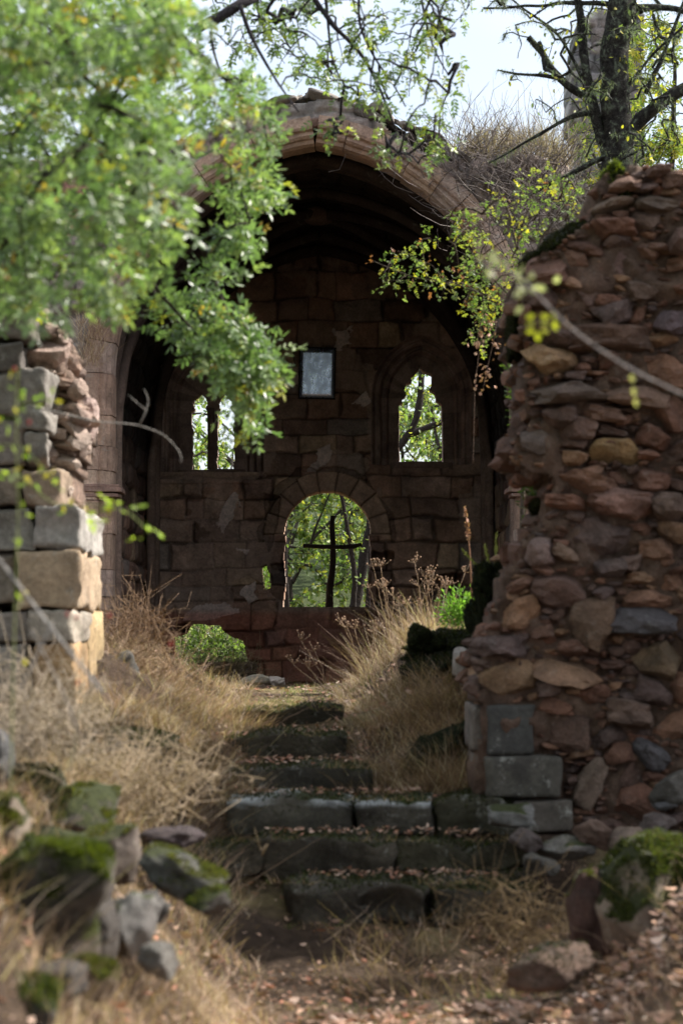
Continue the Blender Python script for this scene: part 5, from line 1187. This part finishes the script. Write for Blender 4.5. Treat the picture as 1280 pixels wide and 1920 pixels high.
# umbel stems: dry, with seed heads
def drystalk(px, py0, py1, d, label, seed, n=4, lean=0, head=True, cat='dry plant', w=.004, name='dry_umbel', spread=40, nh=9):
    r = np.random.default_rng(seed); t = thing(name, P(px, py0, d), label, cat, 'dry seed stalks on the sunlit mound'); st = MB(); hd = MB()
    for i in range(n):
        x1 = px + lean + r.normal(0, spread * .6); y1 = py1 + r.uniform(0, 60); Q = resample(PL([(px + r.normal(0, 6), py0), ((px * .7 + x1 * .3), py0 * .55 + y1 * .45), (x1, y1)], d), .04, .004, r); V, Fa = tube(Q, np.linspace(w * .7, w * .4, len(Q)), 4); st.add(V, Fa, (.50, .36, .25))
        if head:
            for k in range(nh):
                u = r.normal(0, 1, 3); u[2] = abs(u[2]) + .4; u /= np.linalg.norm(u); e = Q[-1] + u * r.uniform(.03, .09); V, Fa = tube(np.array([Q[-1], (Q[-1] + e) / 2 + (0, 0, -.004), e]), .0012, 3); st.add(V, Fa, (.5, .36, .26))
                V, Fa = ico(1); hd.add(V * r.uniform(.004, .0075) + e, Fa, (.42, .27, .17))
    st.build('stem', M_straw, t)
    if head: hd.build('seed_heads', M_lit, t)
for i, (px, y0, y1, lean, lab) in enumerate([(735, 1230, 1060, -20, 'dry umbel stalks at the left of the sunlit tuft, below the sill'), (760, 1230, 1080, 10, 'dry umbel stalks leaning over the middle of the sunlit tuft'), (800, 1220, 1045, -20, 'tallest dry umbel stalks of the sunlit tuft'), (820, 1210, 1060, 15, 'dry umbel stalks nearest the bright green weed'), (690, 1260, 1130, -25, 'short dry stalks leaning toward the cross window sill'), (620, 1290, 1200, -40, 'low arching stalks at the left edge of the lit mound')]):
    drystalk(px, y0 + 30, y1, 16.0, lab, 900 + i, 5, lean)
def spire(px, py0, py1, d, label, seed, lean=0, name='dock_stalk', col=(.42, .24, .16), n=70, size=(.012, .024), frac=.35, cat='dry plant'):
    r = np.random.default_rng(seed); Q = resample(PL([(px, py0), (px + lean * .3, (py0 + py1) / 2), (px + lean, py1)], d), .03); t = thing(name, P(px, py0, d), label, cat)
    mb = MB(); V, Fa = tube(Q, np.linspace(.006, .002, len(Q)), 5); mb.add(V, Fa, np.array(col) * 1.1); mb.build('stem', M_straw, t)
    k = len(Q); tt = 1 - r.random(n) * frac; s = np.linspace(0, 1, k); p = np.stack([np.interp(tt, s, Q[:, j]) for j in range(3)], 1); dv = r.normal(0, 1, (n, 3)); dv[:, 2] += .6
    mb = MB(); put_leaves(mb, single(.8, .1), p, dv, r.normal(0, 1, (n, 3)) + (0, 0, .5), r.uniform(*size, n), mixcol(r, n, [col, np.array(col) * 1.3]), r); mb.build('seed_head', M_lit, t, smooth=False)
spire(884, 1120, 952, 14.5, 'tall reddish dock stalk rising in front of the right end of the back wall', 1, -12)
GN = (.34, .36, .10)
spire(905, 1090, 1030, 13.2, 'green-yellow feathery frond bending left above the mossy boulder', 3, -40, 'feathery_frond', GN, 140, (.008, .014), .9, 'frond')
spire(918, 1085, 1020, 13.2, 'middle upright feathery frond above the mossy boulder', 4, -10, 'feathery_frond', GN, 140, (.008, .014), .9, 'frond')
spire(928, 1080, 1000, 13.2, 'tallest upright feathery frond beside the rubble wall', 5, 2, 'feathery_frond', GN, 140, (.008, .014), .95, 'frond')
# bright green weed behind the mossy stone
def leafbush(name, px, py, d, rad, n, size, pal, label, seed, cat='weed', tmpl=None):
    r = np.random.default_rng(seed); c = P(px, py, d); p = c + r.normal(0, .45, (n, 3)) * rad; t = thing(name, (c[0], c[1], c[2] - rad[2]), label, cat)
    dv = (p - c) / np.array(rad) + r.normal(0, .5, (n, 3)) + (0, 0, .4); mb = MB(); put_leaves(mb, tmpl or single(.5), p, dv, r.normal(0, .6, (n, 3)) + (0, 0, 1), r.uniform(*size, n), mixcol(r, n, pal), r)
    mb.build('leaves', M_leaf2, t, smooth=False); mb = MB()
    for k in range(14):
        e = p[r.integers(n)]; b = np.array((c[0] + r.normal(0, .03), c[1], c[2] - rad[2])); V, Fa = tube(np.array([b, (b + e) / 2 + r.normal(0, .02, 3), e]), .0025, 4); mb.add(V, Fa, (.15, .14, .06))
    mb.build('stem', M_straw, t)
leafbush('green_weed', 862, 1150, 15.2, (.13, .15, .14), 900, (.02, .04), [(.16, .30, .05), (.22, .36, .06), (.12, .22, .04)], 'bright green weed glowing between the lit grass and the mossy boulder', 1)
leafbush('ivy_clump', 398, 1215, 28.3, (1.0, .4, .62), 5200, (.03, .07), [(.20, .30, .08), (.26, .36, .10), (.08, .13, .04), (.32, .34, .2), (.05, .08, .03)], 'green ivy clump growing just outside the low gap of the back wall', 2)
leafbush('ivy_clump', 498, 1085, 27.6, (.06, .1, .15), 150, (.03, .05), [(.15, .24, .05)], 'few green leaves showing in the tiny hole left of the cross window', 3)
leafbush('hanging_ivy', 1008, 930, 13.0, (.09, .2, .2), 700, (.02, .04), [(.05, .08, .02), (.08, .12, .03), (.14, .12, .06)], 'dark ivy filling the hollow in the broken wall end', 5, 'ivy')
leafbush('hanging_ivy', 968, 700, 12.9, (.05, .2, .35), 500, (.02, .035), [(.05, .08, .02), (.08, .12, .03)], 'dark ivy hanging down the broken end of the rubble wall', 4, 'ivy')
# tangled dry bush, behind the left pier
def thicket(name, px, py, d, rad, n, label, seed, col, cat='bush', r0=.0025, L=(.15, .35), group=None):
    r = np.random.default_rng(seed); c = P(px, py, d); t = thing(name, (c[0], c[1], c[2] - rad[2]), label, cat, group); mb = MB()
    for i in range(n):
        a = c + r.normal(0, .5, 3) * rad; a[2] -= .1; u = r.normal(0, 1, 3); u[2] = abs(u[2]) * .8 + .2; u /= np.linalg.norm(u); ll = r.uniform(*L)
        Q = np.array([a, a + u * ll * .35 + r.normal(0, .02, 3), a + u * ll * .7 + r.normal(0, .035, 3), a + u * ll + r.normal(0, .05, 3)]); V, Fa = tube(Q, np.array((1, .8, .6, .3)) * r0, 3); mb.add(V, Fa, np.array(col) * r.uniform(.6, 1.3))
    mb.build('twigs', M_straw, t)
thicket('dry_bush', 250, 1170, 14.5, (.18, .3, .2), 260, 'tangled dry brown bush beside the left pier, in front of the chapel jamb', 1, (.34, .22, .14))
thicket('dry_bush', 265, 1260, 13.5, (.3, .3, .16), 420, 'lower tangle of dry stems spilling toward the stairs', 2, (.38, .26, .17))
thicket('dry_bush', 60, 1330, 9.0, (.30, .5, .20), 500, 'pale blurred tangle of dry stems in front of the gate pier', 3, (.42, .34, .27), L=(.1, .3))
thicket('dry_bush', 250, 1440, 9.8, (.35, .5, .16), 500, 'pale dry tangle on the bank above the flat dark stone', 4, (.44, .34, .24), L=(.1, .28))
thicket('dry_bush', 430, 1245, 24.5, (.4, .6, .14), 200, 'arching dry weeds before the low gap in the back wall', 5, (.46, .36, .22), r0=.003)
thicket('dry_bush', 960, 1700, 9.9, (.25, .3, .14), 200, 'thin brown weeds at the foot of the stairs on the right', 6, (.26, .18, .10), L=(.12, .3), r0=.0018)

thicket('bare_bush', 930, 300, 21.0, (.9, .3, .35), 520, 'grey leafless tangle on the right shoulder of the chapel', 7, (.20, .165, .16), L=(.2, .6), r0=.004)
thicket('bare_bush', 1010, 380, 19.5, (.6, .4, .5), 420, 'brown-grey tangle of twigs between the arch and the lichened tree', 8, (.15, .12, .11), L=(.2, .6), r0=.004)
# foreground briar on the left, out of focus
def briar():
    d = 6.4; r = np.random.default_rng(3)
    t = thing('rose_briar', (-1.15, 6.4, float(G(-1.15, 6.4))), 'blurred foreground rose briar with red hips at the left edge', 'briar')
    mb = MB(); Lf = []
    for pts, rr, c, dd in (([(-80, 960), (0, 1050), (60, 1130), (110, 1195), (170, 1270), (195, 1300)], .0045, (.40, .38, .36), 6.4), ([(40, 1290), (70, 1230), (100, 1165)], .003, (.38, .36, .34), 6.4), ([(60, 1180), (120, 1300), (150, 1380)], .003, (.4, .36, .32), 6.6),
                       ([(20, 1500), (24, 1300), (30, 1100), (35, 950), (30, 800), (34, 690)], .0028, (.25, .27, .12), 6.4), ([(-40, 900), (30, 880), (100, 950), (170, 945), (240, 955), (280, 1000)], .0022, (.22, .26, .10), 7.0),
                       ([(-40, 840), (40, 830), (120, 925)], .002, (.2, .24, .1), 6.8), ([(-40, 800), (20, 790), (60, 745), (100, 750)], .002, (.2, .24, .1), 6.6), ([(130, 1450), (150, 1350), (160, 1200), (143, 1158)], .002, (.3, .3, .2), 6.6)):
        Q = resample(PL(pts, dd), .03); V, Fa = tube(Q, rr, 6); mb.add(V, Fa, c); Lf.append(Q)
    mb.build('stem', M_bark, t)
    mb = MB(); leaf_up(mb, single(.55), Lf[3:7], 16, (.022, .034), [(.20, .30, .05), (.30, .38, .06), (.5, .42, .06)], r, .2, back=.9, spread=.04); leaf_up(mb, ROSE, Lf[4:5], 10, (.05, .07), [(.24, .34, .05), (.34, .42, .06)], r, .3, back=.8, spread=.04)
    mb.build('leaves', M_leaf2, t, smooth=False)
    for a, b in ((28, 692), (55, 792), (127, 1152), (143, 1158), (205, 1155), (146, 1280), (320, 1208)):
        mb = MB(); V, Fa = ico(2); mb.add(V * np.array((.0055, .0055, .008)) + P(a, b, 6.6), Fa, (.34, .04, .035)); mb.build('rose_hip', M_leaf2, t)
briar()
def twig_right():
    d = 6.0; r = np.random.default_rng(8)
    t = thing('bramble_shoot', (1.35, d, float(G(1.35, d))), 'blurred grey bramble shoot with yellow leaves reaching in from the right', 'bramble')
    mb = MB(); Q = resample([np.array((1.35, d, float(G(1.35, d)))), np.array((1.3, d, -.4)), P(1560, 900, d), P(1400, 790, d), P(1290, 745, d), P(1180, 692, d), P(1100, 640, d), P(1040, 590, d), P(990, 530, d), P(950, 505, d), P(890, 490, d)], .03)
    V, Fa = tube(Q, np.linspace(.006, .0025, len(Q)), 7); mb.add(V, Fa, (.42, .38, .36)); mb.build('stem', M_bark, t)
    mb = MB()
    def leafs(c, dirs, size, col):
        n = len(c); put_leaves(mb, single(.62, .05), np.array(c), np.array(dirs), np.tile(np.array([(0, -1., .35)]), (n, 1)) + r.normal(0, .3, (n, 3)), np.full(n, size), mixcol(r, n, [col]), r)
    c = [P(1003 + (k % 2) * 8, 590 + 14 * (k // 2), d) for k in range(6)] + [P(1007, 622, d)]; dv = [(-1 if k % 2 == 0 else 1, 0, -.25) for k in range(6)] + [(.1, 0, -1)]
    leafs(c, dv, .026, (.50, .50, .04)); leafs([P(1035, 580, d), P(1038, 600, d)], [(.3, 0, -1), (.2, 0, -1)], .028, (.5, .5, .05))
    a = Q[-9:]; i = r.integers(0, len(a), 22); leafs(a[i] + r.normal(0, .025, (22, 3)), r.normal(0, 1, (22, 3)) + (0, 0, -.3), .030, (.42, .42, .25))
    for x, y in ((1183, 700), (1186, 725), (1190, 745)): leafs([P(x, y, d)], [(.2, 0, -1)], .025, (.5, .46, .2))
    mb.build('leaves', M_leaf2, t, smooth=False)
twig_right()
def deadbranch():
    d = 9.5; t = thing('dead_branch', P(175, 790, d), 'thin pale dead branch hanging before the dark left side of the arch', 'branch')
    mb = MB()
    for pts, r0 in (([(60, 760), (175, 790), (260, 796), (310, 815), (345, 855), (340, 868)], .004), ([(262, 796), (275, 770), (285, 745), (270, 730)], .003), ([(275, 770), (240, 740)], .002)):
        Q = resample(PL(pts, d), .03); V, Fa = tube(Q, np.linspace(r0, r0 * .5, len(Q)), 6, .1); mb.add(V, Fa, (.40, .37, .34))
    mb.build('wood', M_bark, t)
deadbranch()
